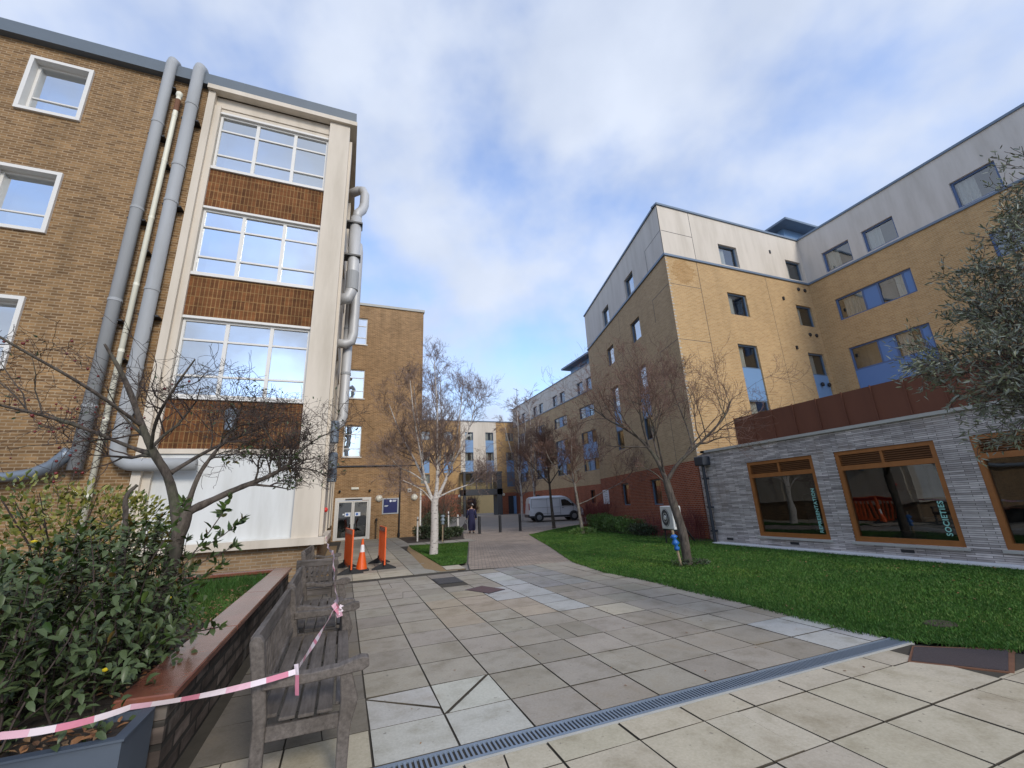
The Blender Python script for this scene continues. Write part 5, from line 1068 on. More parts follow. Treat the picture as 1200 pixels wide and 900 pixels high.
def person():
    t = thing('person', (0, 0, 0), 'person in long navy clothes walking away past the bollards with a dark bag', 'person')
    P = [(0, 0, .92), (0, .01, 1.08), (0, .03, 1.25), (0, .04, 1.38), (0, .04, 1.47), (0, .05, 1.54), (0, .06, 1.64),
         (.09, 0, .88), (.10, .03, .50), (.11, -.02, .09), (.12, .10, .03), (-.09, 0, .88), (-.10, .14, .50), (-.10, .10, .09), (-.11, .22, .03),
         (.18, .04, 1.37), (.25, -.02, 1.12), (.27, .05, .88), (.27, .09, .80), (-.18, .04, 1.37), (-.25, .05, 1.12), (-.30, .12, .90), (-.31, .15, .82)]
    r = [(.16, .12), (.15, .11), (.17, .12), (.15, .10), .06, .055, (.085, .10), .095, .07, .05, .045, .095, .07, .05, .045, .07, .055, .042, .04, .07, .055, .042, .04]
    E_ = [(0, 1), (1, 2), (2, 3), (3, 4), (4, 5), (5, 6), (0, 7), (7, 8), (8, 9), (9, 10), (0, 11), (11, 12), (12, 13), (13, 14), (3, 15), (15, 16), (16, 17), (17, 18), (3, 19), (19, 20), (20, 21), (21, 22)]
    limb(P, r, E_, 'body', M['skin'], t)
    m = MB(); n = 20
    prof = [(.145, .105, 1.44, .035), (.215, .135, 1.38, .04), (.21, .145, 1.2, .03), (.185, .14, 1.05, .01), (.21, .16, .92, .0), (.225, .18, .65, .03), (.235, .20, .30, .06), (.20, .18, .16, .07)]
    for a, b, z, oy in prof:
        for q in range(n):
            an = 2 * math.pi * q / n; k = 1 + .05 * math.sin(5 * an + z * 6) * (1 if z < 1 else .3); m.v.append((a * k * math.cos(an), oy + b * k * math.sin(an), z))
    for i in range(len(prof) - 1):
        for q in range(n): a = i * n + q; b2_ = i * n + (q + 1) % n; m.f.append((a, a + n, b2_ + n, b2_)); m.mi.append(0)
    m.f.append(tuple(range(n))); m.mi.append(0)
    m.build('coat', M['cloth_navy'], t, smooth=True)
    for s, pts in ((1, [(.19, .04, 1.38), (.255, -.02, 1.12), (.275, .04, .90)]), (-1, [(-.19, .04, 1.38), (-.255, .05, 1.12), (-.30, .115, .92)])):
        m = MB(); m.tube(pts, [.085, .075, .06], 12); m.build('sleeve', M['cloth_navy'], t, smooth=True)
    m = MB()
    for i in range(7):
        a = -math.pi / 2 + math.pi * i / 6
        for q in range(14): an = 2 * math.pi * q / 14; m.v.append((.095 * math.cos(a) * math.cos(an), .045 + .105 * math.cos(a) * math.sin(an), 1.665 + .10 * math.sin(a)))
    for i in range(6):
        for q in range(14): a = i * 14 + q; b2_ = i * 14 + (q + 1) % 14; m.f.append((a, b2_, b2_ + 14, a + 14)); m.mi.append(0)
    m.build('hair', M['hair'], t, smooth=True)
    m = MB(); m.lathe((.055, .09, 1.63), [(.02, 0), (.065, .02), (.07, .07), (.03, .12)], 10); m.build('white_scarf', M['reflective'], t, smooth=True)
    for s, y in ((1, .06), (-1, .18)):
        m = MB(); m.box(s * .115 - .05, s * .115 + .05, y - .13, y + .13, 0, .09); m.build('shoe', M['black'], t, bevel=.03)
    t.location = (7.42, 26.4, 0); t.rotation_euler = (0, 0, R(-14))
    bg = thing('shoulder_bag', (6.98, 26.5, .2), 'black cloth bag hanging low from the hand of the walking person', 'bag')
    m = MB(); m.prism([(6.80, 26.46, .22), (7.16, 26.46, .20), (7.14, 26.46, .52), (7.08, 26.46, .62), (6.95, 26.46, .55), (6.84, 26.46, .42)], (0, 0, 0), (0, .16, 0)); m.build('bag_body', M['leather'], bg, bevel=.04, recalc=True)
    m = MB(); m.tube([(7.0, 26.54, .56), (7.06, 26.53, .78), (7.13, 26.54, .84), (7.12, 26.54, .62)], .014, 6); m.build('strap', M['leather'], bg)
person()
# ------------------------------------------------------------------ trees and plants
def rvec(r): 
    while True:
        v = Vector((r.uniform(-1, 1), r.uniform(-1, 1), r.uniform(-1, 1)))
        if .05 < v.length < 1: return v.normalized()
class Tree:
    def __init__(s, seed, **k):
        s.r = random.Random(seed); s.trunk = MB(); s.twig = MB(); s.tips = []; s.nodes = []
        s.k = dict(wob=.22, up=.06, ang=(28, 60), ratio=(.5, .75), nseg=5, kids=(5, 4, 3), twig_level=2, maxlev=3, minr=.0028, flat=0.0, keep=None, knob=0.0); s.k.update(k)
    def mb(s, lev): return s.trunk if lev < s.k['twig_level'] else s.twig
    def limb(s, pts, r0, r1, lev=0, sides=None, kids=None, start=.3, L=None, smooth=2):
        P = [Vector(p) for p in pts]
        for _ in range(smooth):
            Q = [P[0]]
            for a, b in zip(P, P[1:]): Q += [a.lerp(b, .25), a.lerp(b, .75)]
            P = Q + [P[-1]]
        n = len(P); rad = [r0 + (r1 - r0) * (i / (n - 1)) ** .8 for i in range(n)]
        if s.k['knob']: rad = [q * (1 + s.k['knob'] * s.r.uniform(-1, 1)) for q in rad]
        s.mb(lev).tube(P, rad, sides or (10 if r0 > .05 else 6 if r0 > .015 else 4), caps=True)
        tot = sum((b - a).length for a, b in zip(P, P[1:])); kids = s.k['kids'][min(lev, len(s.k['kids']) - 1)] if kids is None else kids
        if lev < s.k['maxlev']:
            for _ in range(kids):
                f = start + (1 - start) * s.r.random() ** .8; i = min(int(f * (n - 1)), n - 2); d = (P[i + 1] - P[i]).normalized(); p = P[i].lerp(P[i + 1], f * (n - 1) - i)
                s.branch(p, d, (L or tot) * s.r.uniform(*s.k['ratio']) * (1.1 - .5 * f), rad[i] * .55, lev + 1)
        s.tips.append((P[-1], (P[-1] - P[-2]).normalized(), lev)); return P
    def branch(s, p, d, L, r, lev):
        k = s.k; R_ = s.r; a = math.radians(R_.uniform(*k['ang'])); ax = d.cross(rvec(R_)).normalized(); d = (Matrix.Rotation(a, 3, ax) @ d)
        if k['flat']: d.z *= (1 - k['flat']); d.normalize()
        r = max(r, k['minr']); n = k['nseg']; P = [p]; rad = [r]
        for i in range(n):
            d = (d + rvec(R_) * k['wob'] + Vector((0, 0, k['up']))).normalized(); P.append(P[-1] + d * (L / n)); rad.append(max(k['minr'] * .8, r * (1 - .75 * (i + 1) / n)))
            s.nodes.append((P[-1], d, lev))
        if k['keep'] and not k['keep'](P[-1]): return
        s.mb(lev).tube(P, rad, 6 if r > .015 else 4 if r > .006 else 3, caps=False)
        if lev < k['maxlev']:
            for _ in range(k['kids'][min(lev, len(k['kids']) - 1)]):
                f = .2 + .8 * R_.random(); i = min(int(f * n), n - 1); s.branch(P[i].lerp(P[i + 1], f * n - i), (P[i + 1] - P[i]).normalized(), L * R_.uniform(*k['ratio']), rad[i] * .7, lev + 1)
        s.tips.append((P[-1], d, lev))
    def done(s, name, base, label, cat, bark_m, twig_m, group=None):
        t = thing(name, base, label, cat, group); s.trunk.build('trunk', bark_m, t, smooth=True); s.twig.build('crown', twig_m, t); return t
# crab apple in the raised bed
def crab():
    T = Tree(11, wob=.34, up=.03, ang=(30, 75), ratio=(.42, .74), kids=(8, 6, 4, 3), twig_level=2, maxlev=4, nseg=5, minr=.0023, knob=.12, keep=lambda p: 1.62 < p.z < 3.05 + .14 * abs(p.x + .6) and p.y > 3.6 and not (p.x > -1.05 and p.z < 1.85))
    T.limb([(-1.66, 5.15, .35), (-1.60, 5.17, .7), (-1.52, 5.2, .98), (-1.50, 5.2, 1.28), (-1.46, 5.21, 1.68)], 0.0819, 0.0600, 0, kids=0)
    T.limb([(-1.50, 5.2, 1.55), (-1.62, 5.17, 2.0), (-1.78, 5.12, 2.24), (-1.92, 5.09, 2.55), (-2.07, 5.0, 2.95), (-2.24, 4.9, 3.25)], 0.0562, 0.0112, 0, kids=10)
    T.limb([(-1.76, 5.12, 2.22), (-2.0, 5.3, 2.3), (-2.4, 5.2, 2.5), (-2.8, 4.9, 2.62), (-3.25, 4.6, 2.68)], 0.0296, 0.0056, 0, kids=10)
    T.limb([(-1.9, 5.09, 2.5), (-2.15, 4.6, 2.75), (-2.55, 4.3, 3.0), (-2.9, 4.1, 3.25)], 0.0203, 0.0048, 1, kids=8)
    T.limb([(-1.46, 5.21, 1.66), (-1.29, 5.26, 1.76), (-1.05, 5.33, 1.90), (-.82, 5.4, 2.0), (-.62, 5.45, 2.14)], 0.0484, 0.0176, 0, kids=13, start=.5)
    T.limb([(-.66, 5.44, 2.1), (-.55, 5.6, 2.12), (-.36, 5.55, 2.10), (-.14, 5.6, 1.98)], 0.0156, 0.0040, 1, kids=17, start=.05)
    T.limb([(-.70, 5.42, 2.07), (-.72, 5.3, 2.28), (-.85, 5.2, 2.5), (-.98, 5.1, 2.7)], 0.0172, 0.0048, 1, kids=17, start=.05)
    T.limb([(-.62, 5.45, 2.14), (-.48, 5.3, 2.3), (-.30, 5.1, 2.42), (-.10, 5.0, 2.48)], 0.0140, 0.0040, 1, kids=17, start=.05)
    T.limb([(-1.46, 5.21, 1.66), (-1.42, 5.24, 2.0), (-1.34, 5.26, 2.2), (-1.2, 5.3, 2.45), (-1.1, 5.2, 2.75)], 0.0351, 0.0080, 0, kids=10, start=.35)
    T.limb([(-1.62, 5.17, 2.05), (-1.45, 5.5, 2.3), (-1.25, 5.8, 2.5), (-1.0, 6.1, 2.7)], 0.0265, 0.0064, 0, kids=9)
    T.limb([(-1.8, 5.12, 2.26), (-1.7, 4.8, 2.5), (-1.5, 4.5, 2.75), (-1.35, 4.4, 3.0)], 0.0203, 0.0056, 1, kids=9)
    T.limb([(-1.70, 5.0, .45), (-1.80, 5.02, .9), (-1.84, 5.05, 1.45), (-1.88, 5.05, 1.74)], 0.0390, 0.0208, 0, kids=0); T.limb([(-1.88, 5.05, 1.7), (-1.9, 5.05, 1.84), (-1.83, 5.06, 1.93)], 0.0218, 0.0160, 0, kids=0)
    t = T.done('crab_apple_tree', (-1.62, 5.16, .42), 'bare spreading crab apple with dark red fruit, growing from the raised bed', 'tree', M['bark'], M['twig'])
    r = random.Random(3); c = 0; fm = None
    for p, d, lev in T.tips:
        if c > 95: break
        pr = .30 if p.x < -2.2 else .05
        if lev >= 2 and r.random() < pr * .55:
            c += 1; q = p - Vector((0, 0, .03)) - ORG[t.name]; R0 = .0125
            if fm is None:
                b = MB(); b.lathe((0, 0, 0), [(.002, -R0), (R0 * .8, -R0 * .6), (R0, 0), (R0 * .8, R0 * .6), (.002, R0)], 7); o = b.build('fruit', M['berry'], None, smooth=True); fm = o.data
            else: o = bpy.data.objects.new('fruit', fm); COL.objects.link(o)
            o.parent = t; o.location = q; o.scale = (r.uniform(.75, 1.15),) * 3
    m = MB()
    for p, d, lev in T.nodes:
        if lev >= 3 and r.random() < .012: m.leaf(p, d + rvec(r) * .6, rvec(r), r.uniform(.03, .05), .02)
    m.build('leaves', M['dull_leaf'], t)
    m = MB()          # green clumps along the low limb
    for p, d, lev in T.nodes:
        if -1.35 < p.x < -.5 and p.z < 2.3 and lev <= 3 and r.random() < .07:
            for _ in range(2): m.leaf(p + rvec(r) * .03, d + rvec(r), rvec(r), r.uniform(.04, .06), .025)
    m.build('leaves', M['laurel'], t)
crab()
def birch():
    T = Tree(21, wob=.17, up=.045, ang=(24, 58), ratio=(.38, .66), kids=(8, 7, 5, 3), twig_level=1, maxlev=4, nseg=6, minr=.0038, keep=lambda p: p.z > 1.7)
    T.limb([(3.08, 16.04, -.05), (3.10, 16.04, .3), (3.12, 16.04, .9), (3.10, 16.04, 1.76), (3.15, 16.03, 2.0)], .165, .12, 0, sides=16, kids=0)
    for pts, r0, kd in (([(3.08, 16.04, 1.75), (2.9, 16.07, 2.2), (2.64, 16.12, 2.85), (2.18, 16.21, 3.7), (1.75, 16.3, 4.55), (1.4, 16.4, 5.5)], .085, 15),
                        ([(2.75, 16.1, 2.6), (2.5, 15.7, 3.6), (2.2, 15.4, 4.8), (2.0, 15.2, 6.2)], .055, 13), ([(2.66, 16.12, 2.85), (2.75, 16.6, 3.8), (2.6, 17.1, 5.0), (2.45, 17.4, 6.6)], .05, 13),
                        ([(3.13, 16.03, 1.9), (3.22, 16.0, 2.7), (3.16, 16.02, 3.7), (3.2, 16.0, 5.1), (3.1, 16.0, 6.4), (3.05, 16.0, 7.3)], .09, 18),
                        ([(3.2, 16.0, 2.6), (3.4, 16.4, 3.6), (3.5, 16.7, 5.0), (3.45, 16.8, 6.8)], .055, 14),
                        ([(3.15, 16.02, 1.85), (3.55, 15.95, 2.65), (3.8, 15.9, 3.5), (3.98, 15.85, 4.6), (4.15, 15.8, 6.0)], .075, 15),
                        ([(3.7, 15.9, 3.1), (4.1, 15.6, 3.9), (4.45, 15.5, 4.8), (4.6, 15.4, 5.7)], .045, 12),
                        ([(3.2, 16.0, 1.95), (3.6, 15.9, 2.15), (4.2, 15.8, 2.35), (4.5, 15.8, 2.42), (4.7, 15.7, 2.6)], .04, 9),
                        ([(2.8, 16.1, 2.5), (2.3, 16.2, 2.9), (1.85, 16.4, 3.1), (1.5, 16.5, 3.5)], .035, 8), ([(3.05, 16.03, 1.8), (2.7, 15.9, 2.2), (2.35, 15.8, 2.4), (1.9, 15.7, 2.6)], .03, 6)):
        T.limb(pts, r0, .010, 0, kids=kd + 3, start=.22, L=2.3)
    T.done('silver_birch', (3.08, 16.04, 0), 'white-barked multi-stemmed bare birch on the little lawn by the brown brick wing', 'tree', M['birch'], M['twig_birch'])
birch()
def lawn_tree():
    T = Tree(31, wob=.26, up=.05, ang=(25, 62), ratio=(.42, .7), kids=(7, 5, 4, 3), twig_level=2, maxlev=4, nseg=5, minr=.0032, knob=.05, keep=lambda p: p.z > 1.75)
    T.limb([(7.90, 8.79, -.05), (7.90, 8.79, .25), (7.90, 8.80, .75), (7.82, 8.86, 1.3), (7.75, 8.91, 1.75), (7.72, 8.93, 2.05)], .125, .088, 0, sides=12, kids=0)
    T.limb([(7.74, 8.92, 1.95), (7.62, 9.05, 2.6), (7.4, 9.25, 3.1), (7.1, 9.5, 3.45), (6.75, 9.8, 3.75), (6.45, 10.0, 4.1)], .07, .012, 0, kids=13)
    T.limb([(7.5, 9.15, 2.9), (7.3, 9.1, 3.6), (7.25, 9.0, 4.4), (7.3, 8.9, 5.1)], .042, .009, 0, kids=12)
    T.limb([(7.74, 8.92, 2.0), (7.95, 8.75, 2.4), (8.3, 8.45, 2.75), (8.65, 8.1, 3.15), (8.95, 7.8, 3.55), (9.1, 7.7, 3.95)], .06, .010, 0, kids=11)
    T.limb([(8.3, 8.45, 2.75), (8.5, 8.7, 3.3), (8.6, 9.0, 4.0), (8.5, 9.1, 4.6)], .034, .008, 0, kids=11)
    T.limb([(7.66, 9.0, 2.4), (7.8, 9.3, 3.2), (7.9, 9.5, 4.0), (7.85, 9.5, 4.9)], .04, .009, 0, kids=12)
    T.limb([(7.7, 8.95, 2.2), (7.45, 8.7, 2.9), (7.1, 8.4, 3.4), (6.8, 8.3, 3.9)], .036, .008, 0, kids=11)
    T.limb([(7.76, 8.9, 1.85), (7.5, 9.0, 2.2), (7.25, 9.2, 2.4)], .022, .008, 1, kids=4)
    T.done('lawn_tree', (7.89, 8.79, 0), 'largest bare tree on the lawn, leaning trunk between air conditioner and slate wall', 'tree', M['bark'], M['twig_red'])
lawn_tree()
def small_trees():
    T = Tree(41, wob=.24, up=.08, ang=(25, 58), ratio=(.40, .7), kids=(6, 5, 4, 3), twig_level=1, maxlev=4, nseg=5, minr=.0058, keep=lambda p: p.z > 2.0)
    T.limb([(11.47, 19.92, 0), (11.38, 19.97, .9), (11.33, 20.0, 1.95), (11.2, 20.07, 3.2), (11.25, 20.0, 4.2), (11.3, 20.0, 5.0)], .11, .02, 0, kids=18, start=.42, L=2.6)
    T.limb([(11.36, 19.98, 1.45), (11.9, 19.7, 1.65), (12.6, 19.3, 2.05), (13.4, 18.8, 2.45), (13.9, 18.6, 2.9)], .035, .012, 0, kids=6, start=.5)
    T.limb([(11.25, 20.03, 2.6), (10.8, 20.3, 3.1), (10.3, 20.6, 3.6), (10.1, 20.8, 4.3)], .04, .012, 0, kids=12, L=2)
    T.limb([(11.22, 20.05, 3.0), (11.9, 19.7, 3.5), (12.5, 19.4, 4.2)], .04, .012, 0, kids=11, L=2)
    T.done('small_tree', (11.47, 19.92, 0), 'pale slender bare tree with a low side branch, growing from a tuft on the lawn', 'tree', M['bark_pale'], M['twig_red'], 'small bare trees in front of the van')
    T = Tree(43, wob=.22, up=.08, ang=(25, 60), ratio=(.42, .7), kids=(7, 5, 4, 3), twig_level=1, maxlev=4, nseg=5, minr=.0075, keep=lambda p: p.z > 2.2)
    T.limb([(12.84, 25.97, 0), (12.8, 26, 1.0), (12.75, 26.01, 2.1), (12.73, 26.02, 3.2), (12.7, 26, 4.3), (12.72, 26.03, 5.4)], .13, .025, 0, kids=20, start=.5, L=3)
    for q in ((11.2, 26.7, 4.9), (14.0, 25.4, 4.8), (12.2, 25.2, 5.2), (13.2, 26.9, 5.2)): T.limb([(12.74, 26.01, 2.8), ((12.74 + q[0]) / 2, (26 + q[1]) / 2, 3.7), q], .045, .014, 0, kids=12, L=2.2)
    T.done('small_tree', (12.84, 25.97, 0), 'dense round-headed bare tree with straight dark trunk beside the van rear wheel', 'tree', M['bark'], M['twig_red'], 'small bare trees in front of the van')
    for i, (x, y, h, lb) in enumerate(((15.2, 37.2, 10.6, 'tall thin birch behind the van, closest to the dark porch'), (16.7, 37.6, 11.2, 'tall thin birch behind the van, closer to the long range'))):
        T = Tree(51 + i, wob=.18, up=-.03, ang=(22, 50), ratio=(.40, .66), kids=(7, 6, 4, 3), twig_level=1, maxlev=3, nseg=6, minr=.011, keep=lambda p: p.z > 2.5)
        z = gz(y); T.limb([(x, y, z - .1), (x + .1, y, 2.5), (x - .15, y, 5), (x + .1, y, 8), (x, y, h)], .13, .02, 0, kids=26, start=.25, L=4)
        for a in (.7, 2.9, 5.0): T.limb([(x, y, 4.0), (x + .5 * math.cos(a), y + .5 * math.sin(a), 5.6), (x + 1.0 * math.cos(a), y + 1.0 * math.sin(a), 7.6), (x + 1.3 * math.cos(a), y + 1.3 * math.sin(a), 9.2)], .06, .015, 0, kids=12, start=.2, L=3)
        T.done('thin_birch', (x, y, z), lb, 'tree', M['birch'], M['twig_birch'], 'thin birches behind the van')
    T = Tree(61, wob=.24, up=.02, ang=(30, 65), ratio=(.45, .75), kids=(6, 4, 3), twig_level=1, maxlev=3, nseg=4, minr=.007)
    T.limb([(4.66, 21.8, 0), (4.67, 21.8, .9), (4.69, 21.8, 1.5)], .04, .032, 0, kids=0)
    for q in ((4.1, 21.9, 2.3), (5.3, 21.7, 2.45), (4.7, 22.3, 2.6), (4.6, 21.3, 2.5)): T.limb([(4.69, 21.8, 1.4), ((4.69 + q[0]) / 2, (21.8 + q[1]) / 2, 1.85), q], .024, .008, 0, kids=7)
    T.done('sapling', (4.66, 21.8, 0), 'thin young bare sapling tied to the stake with grey blue plastic', 'tree', M['bark'], M['twig_red'])
small_trees()
def olive():
    T = Tree(71, wob=.22, up=.04, ang=(25, 60), ratio=(.45, .72), kids=(9, 7, 4), twig_level=2, maxlev=3, nseg=5, minr=.0028)
    T.limb([(6.45, 1.0, -.02), (6.42, 1.05, .6), (6.3, 1.1, 1.2), (6.2, 1.15, 1.6)], .11, .08, 0, kids=0)
    for q, r in (((5.45, 1.85, 2.75), .05), ((5.62, 1.6, 3.35), .05), ((6.0, 1.35, 3.9), .045), ((5.75, 1.75, 2.15), .035), ((6.1, 2.0, 3.2), .05), ((6.4, 1.1, 4.0), .05), ((6.9, 1.3, 3.6), .05), ((6.6, .4, 3.3), .05), ((5.9, .8, 3.0), .045), ((5.35, 2.0, 2.55), .04)):
        T.limb([(6.22, 1.14, 1.55), (6.2 + (q[0] - 6.2) * .35, 1.14 + (q[1] - 1.14) * .3, 1.6 + (q[2] - 1.6) * .5), q], r, .010, 0, kids=10, start=.35, L=1.15)
    t = T.done('olive_tree', (6.45, 1.0, 0), 'grey-green leafy olive tree at the lawn edge in front of the slate hall', 'tree', M['bark'], M['twig'])
    m = MB(); r = random.Random(5)
    for p, d, lev in T.nodes:
        if lev < 2: continue
        if r.random() < .30: continue
        for _ in range(2 if lev == 3 else 1):
            dd = (d * .8 + rvec(r) * .75).normalized(); m.leaf(p + rvec(r) * .02 + d * r.uniform(-.05, .05), dd, rvec(r), r.uniform(.046, .075), r.uniform(.011, .017), .1)
    m.build('foliage', M['olive_leaf'], t); t.location = (6.52, .84, 0); t.scale = (1.02, 1.02, 1.03)
olive()
def laurel():
    r = random.Random(8); t = thing('laurel_shrub', (-1.9, 3.9, .42), 'large dark green glossy shrub spilling over the trough and raised bed', 'shrub'); st = MB(); lf = MB()
    def top(x, y): return 1.44 + .10 * math.sin(x * 3.1) + .07 * math.sin(x * 7.3 + 1) - max(0, -1.35 - x - .0) * .0 - max(0, (x + 1.45)) * 1.25 - max(0, 3.7 - y) * .35
    n = 0
    while n < 400:
        bx, by = r.uniform(-3.5, -1.35), r.uniform(3.3, 5.3)
        n += 1; a = r.uniform(0, 6.28); sp = r.uniform(.05, .42); ex, ey = bx + math.cos(a) * sp, by + math.sin(a) * sp * .8
        if ex > -1.02: ex = -1.02 - r.random() * .2
        if ey < 3.12: ey = 3.12 + r.random() * .2
        h = top(ex, ey) * r.choice((1, 1, .98, .93, .85, .7, .5)) * r.uniform(.93, 1.02); z0 = .40
        P = []
        for i in range(9):
            f = i / 8; P.append(Vector((bx + (ex - bx) * f ** 1.3 + r.uniform(-.012, .012), by + (ey - by) * f ** 1.3 + r.uniform(-.012, .012), z0 + (h - z0) * f)))
        st.tube(P, [.005 * (1 - .7 * i / 8) + .0015 for i in range(9)], 4, caps=False)
        L = (P[-1] - P[0]).length; k = int(L / .026)
        for i in range(k):
            f = (i + r.random()) / k
            if f < .06: continue
            q = f * 8; j = min(int(q), 7); p = P[j].lerp(P[j + 1], q - j); d = (P[j + 1] - P[j]).normalized(); o = rvec(r); o = (o - d * o.dot(d)).normalized(); dr = (o * .9 + d * .55 + Vector((0, 0, .08))).normalized()
            lf.leaf(p, dr, (d + Vector((0, 0, .5)) + rvec(r) * .4), r.uniform(.052, .095), r.uniform(.027, .042), .26)
        for _ in range(6):
            o = rvec(r); d = (P[-1] - P[-2]).normalized(); lf.leaf(P[-1], (o * .6 + d * .8).normalized(), d + rvec(r) * .4, r.uniform(.05, .08), r.uniform(.018, .028), .15)
    for _ in range(2600):      # outer leaves turned towards the light
        x = r.uniform(-3.5, -1.08); y = r.uniform(3.2, 4.9); z = r.uniform(.48, .99) * top(x, y)
        if y > 3.75 and z < top(x, y) * .8 and x < -1.45: continue
        lf.leaf((x, y, z), (r.uniform(-.6, .9), r.uniform(-1, .2), r.uniform(-.7, .45)), (r.uniform(-.5, .5), r.uniform(-.9, .2), 1), r.uniform(.048, .088), r.uniform(.026, .040), .28)
    # the sprig that stands clear against the white boarding
    for pts in ([(-1.55, 4.45, .6), (-1.35, 4.5, 1.0), (-1.15, 4.55, 1.35), (-1.02, 4.6, 1.62), (-.98, 4.62, 1.76)], [(-1.15, 4.55, 1.33), (-.98, 4.6, 1.45), (-.86, 4.65, 1.58)], [(-1.25, 4.5, 1.15), (-1.05, 4.55, 1.27), (-.88, 4.6, 1.35)], [(-1.35, 4.5, 1.0), (-1.12, 4.6, 1.1), (-.98, 4.7, 1.2)], [(-1.5, 4.5, .8), (-1.42, 4.45, 1.3), (-1.30, 4.5, 1.62), (-1.28, 4.5, 1.75)], [(-1.4, 4.4, .55), (-1.15, 4.2, .75), (-.95, 4.1, .80), (-.80, 4.0, .83)]):
        P = [Vector(p) for p in pts]; st.tube(P, .005, 4, caps=False)
        for i in range(len(P) - 1):
            for _ in range(13):
                f = r.random(); p = P[i].lerp(P[i + 1], f)
                if p.z < 1.0 and p.x > -1.2 and r.random() < .6: continue
                d = (P[i + 1] - P[i]).normalized(); o = rvec(r); lf.leaf(p, (o * .9 + d * .6).normalized(), rvec(r), r.uniform(.06, .10), r.uniform(.028, .042), .2)
        for _ in range(7): lf.leaf(P[-1], (rvec(r) * .7 + (P[-1] - P[-2]).normalized() * .8).normalized(), rvec(r), r.uniform(.05, .08), r.uniform(.02, .028), .15)
    st.build('stem', M['twig'], t); lf.build('foliage', M['laurel'], t, smooth=True)
    m = MB()
    for x, y, z in ((-1.22, 4.3, 1.02), (-1.9, 3.9, 1.5), (-1.28, 3.6, .75)): m.lathe((x, y, z), [(.002, -.012), (.014, -.004), (.018, .006), (.002, .012)], 8)
    m.build('yellow_flower', M['petal'], t)
laurel()
def bush(name, c, rad, n, size, mat, label, cat, seed, group=None, stems=14, kind_leaf=(.5, .15), base=None, lumps=6):
    r = random.Random(seed); t = thing(name, (c[0], c[1], base if base is not None else gz(c[1])), label, cat, group); lf = MB(); st = MB(); z0 = base if base is not None else gz(c[1])
    cs = [(Vector(c), Vector(rad) * .82)] + [(Vector((c[0] + r.uniform(-.7, .7) * rad[0], c[1] + r.uniform(-.7, .7) * rad[1], c[2] + r.uniform(-.3, .6) * rad[2])), Vector(rad) * r.uniform(.3, .5)) for _ in range(lumps)]
    for i in range(n):
        cc, rr = cs[0] if r.random() < .45 else r.choice(cs); v = rvec(r); k = r.uniform(.72, 1.06); p = Vector((cc.x + v.x * rr.x * k, cc.y + v.y * rr.y * k, cc.z + v.z * rr.z * k))
        if p.z < z0 + .02: continue
        lf.leaf(p, (v + rvec(r) * .8 + Vector((0, 0, .3))).normalized(), rvec(r), size * r.uniform(.7, 1.3), size * kind_leaf[0] * r.uniform(.7, 1.2), kind_leaf[1])
    for i in range(stems):
        a = r.uniform(0, 6.28); k = r.uniform(.2, .85); st.tube([(c[0] + .1 * math.cos(a), c[1] + .1 * math.sin(a), z0 - .02), (c[0] + rad[0] * k * .5 * math.cos(a), c[1] + rad[1] * k * .5 * math.sin(a), c[2]), (c[0] + rad[0] * k * math.cos(a), c[1] + rad[1] * k * math.sin(a), c[2] + rad[2] * .7)], [.014, .01, .004], 4, caps=False)
    st.build('stem', M['twig'], t); lf.build('foliage', M[mat], t, smooth=True); return t
bush('spotted_shrub', (-3.6, 8.2, 1.35), (1.5, .8, .95), 2600, .085, 'spot_leaf', 'yellow-green mottled shrub against brown brick behind the dark glossy one', 'shrub', 3, base=.4)
tt = thing('red_flower_head', (-3.62, 6.6, 1.55), 'bright red flower head at the edge of the mottled shrub', 'flower'); m = MB(); r_ = random.Random(2)
for _ in range(70): m.leaf(Vector((-3.62, 6.6, 1.55)) + rvec(r_) * .03, rvec(r_) + Vector((0, 0, .3)), rvec(r_), .06, .03)
m.build('petals', M['petal_red'], tt); m = MB(); m.tube([(-3.62, 6.6, .40), (-3.6, 6.62, 1.1), (-3.62, 6.6, 1.55)], .008, 5); m.build('stem', M['twig'], tt)
for i, (x, y, w, h, lb) in enumerate(((13.1, 18.2, .75, .62, 'low clipped green shrub nearest the air conditioner end of the hedge'), (13.3, 19.6, .85, .68, 'low green shrub second along the hedge towards the van'), (13.6, 21.0, .9, .75, 'low bright green shrub third along the hedge towards the van'), (14.1, 22.4, .9, .78, 'low green shrub at the van end of the hedge'), (12.7, 16.6, .6, .45, 'dark low shrub hugging red brick under the grey window'))):
    bush('hedge_shrub', (x, y, h * .55), (w, .85, h * .62), 2600, .075, 'box_leaf' if i < 4 else 'dull_leaf', lb, 'shrub', 90 + i, 'hedge shrubs below the red brick', lumps=7)
bush('grass_tuft', (11.5, 19.85, .12), (.75, .6, .2), 900, .13, 'box_leaf', 'green tuft of bulb leaves around the pale slender tree', 'plant', 12, stems=0 + 3, kind_leaf=(.16, .2), lumps=3)
bush('weed_patch', (7.95, 8.75, .05), (.55, .4, .09), 500, .06, 'dull_leaf', 'ring of low weeds round the base of the leaning lawn tree', 'plant', 13, stems=3, kind_leaf=(.35, .2), lumps=3)
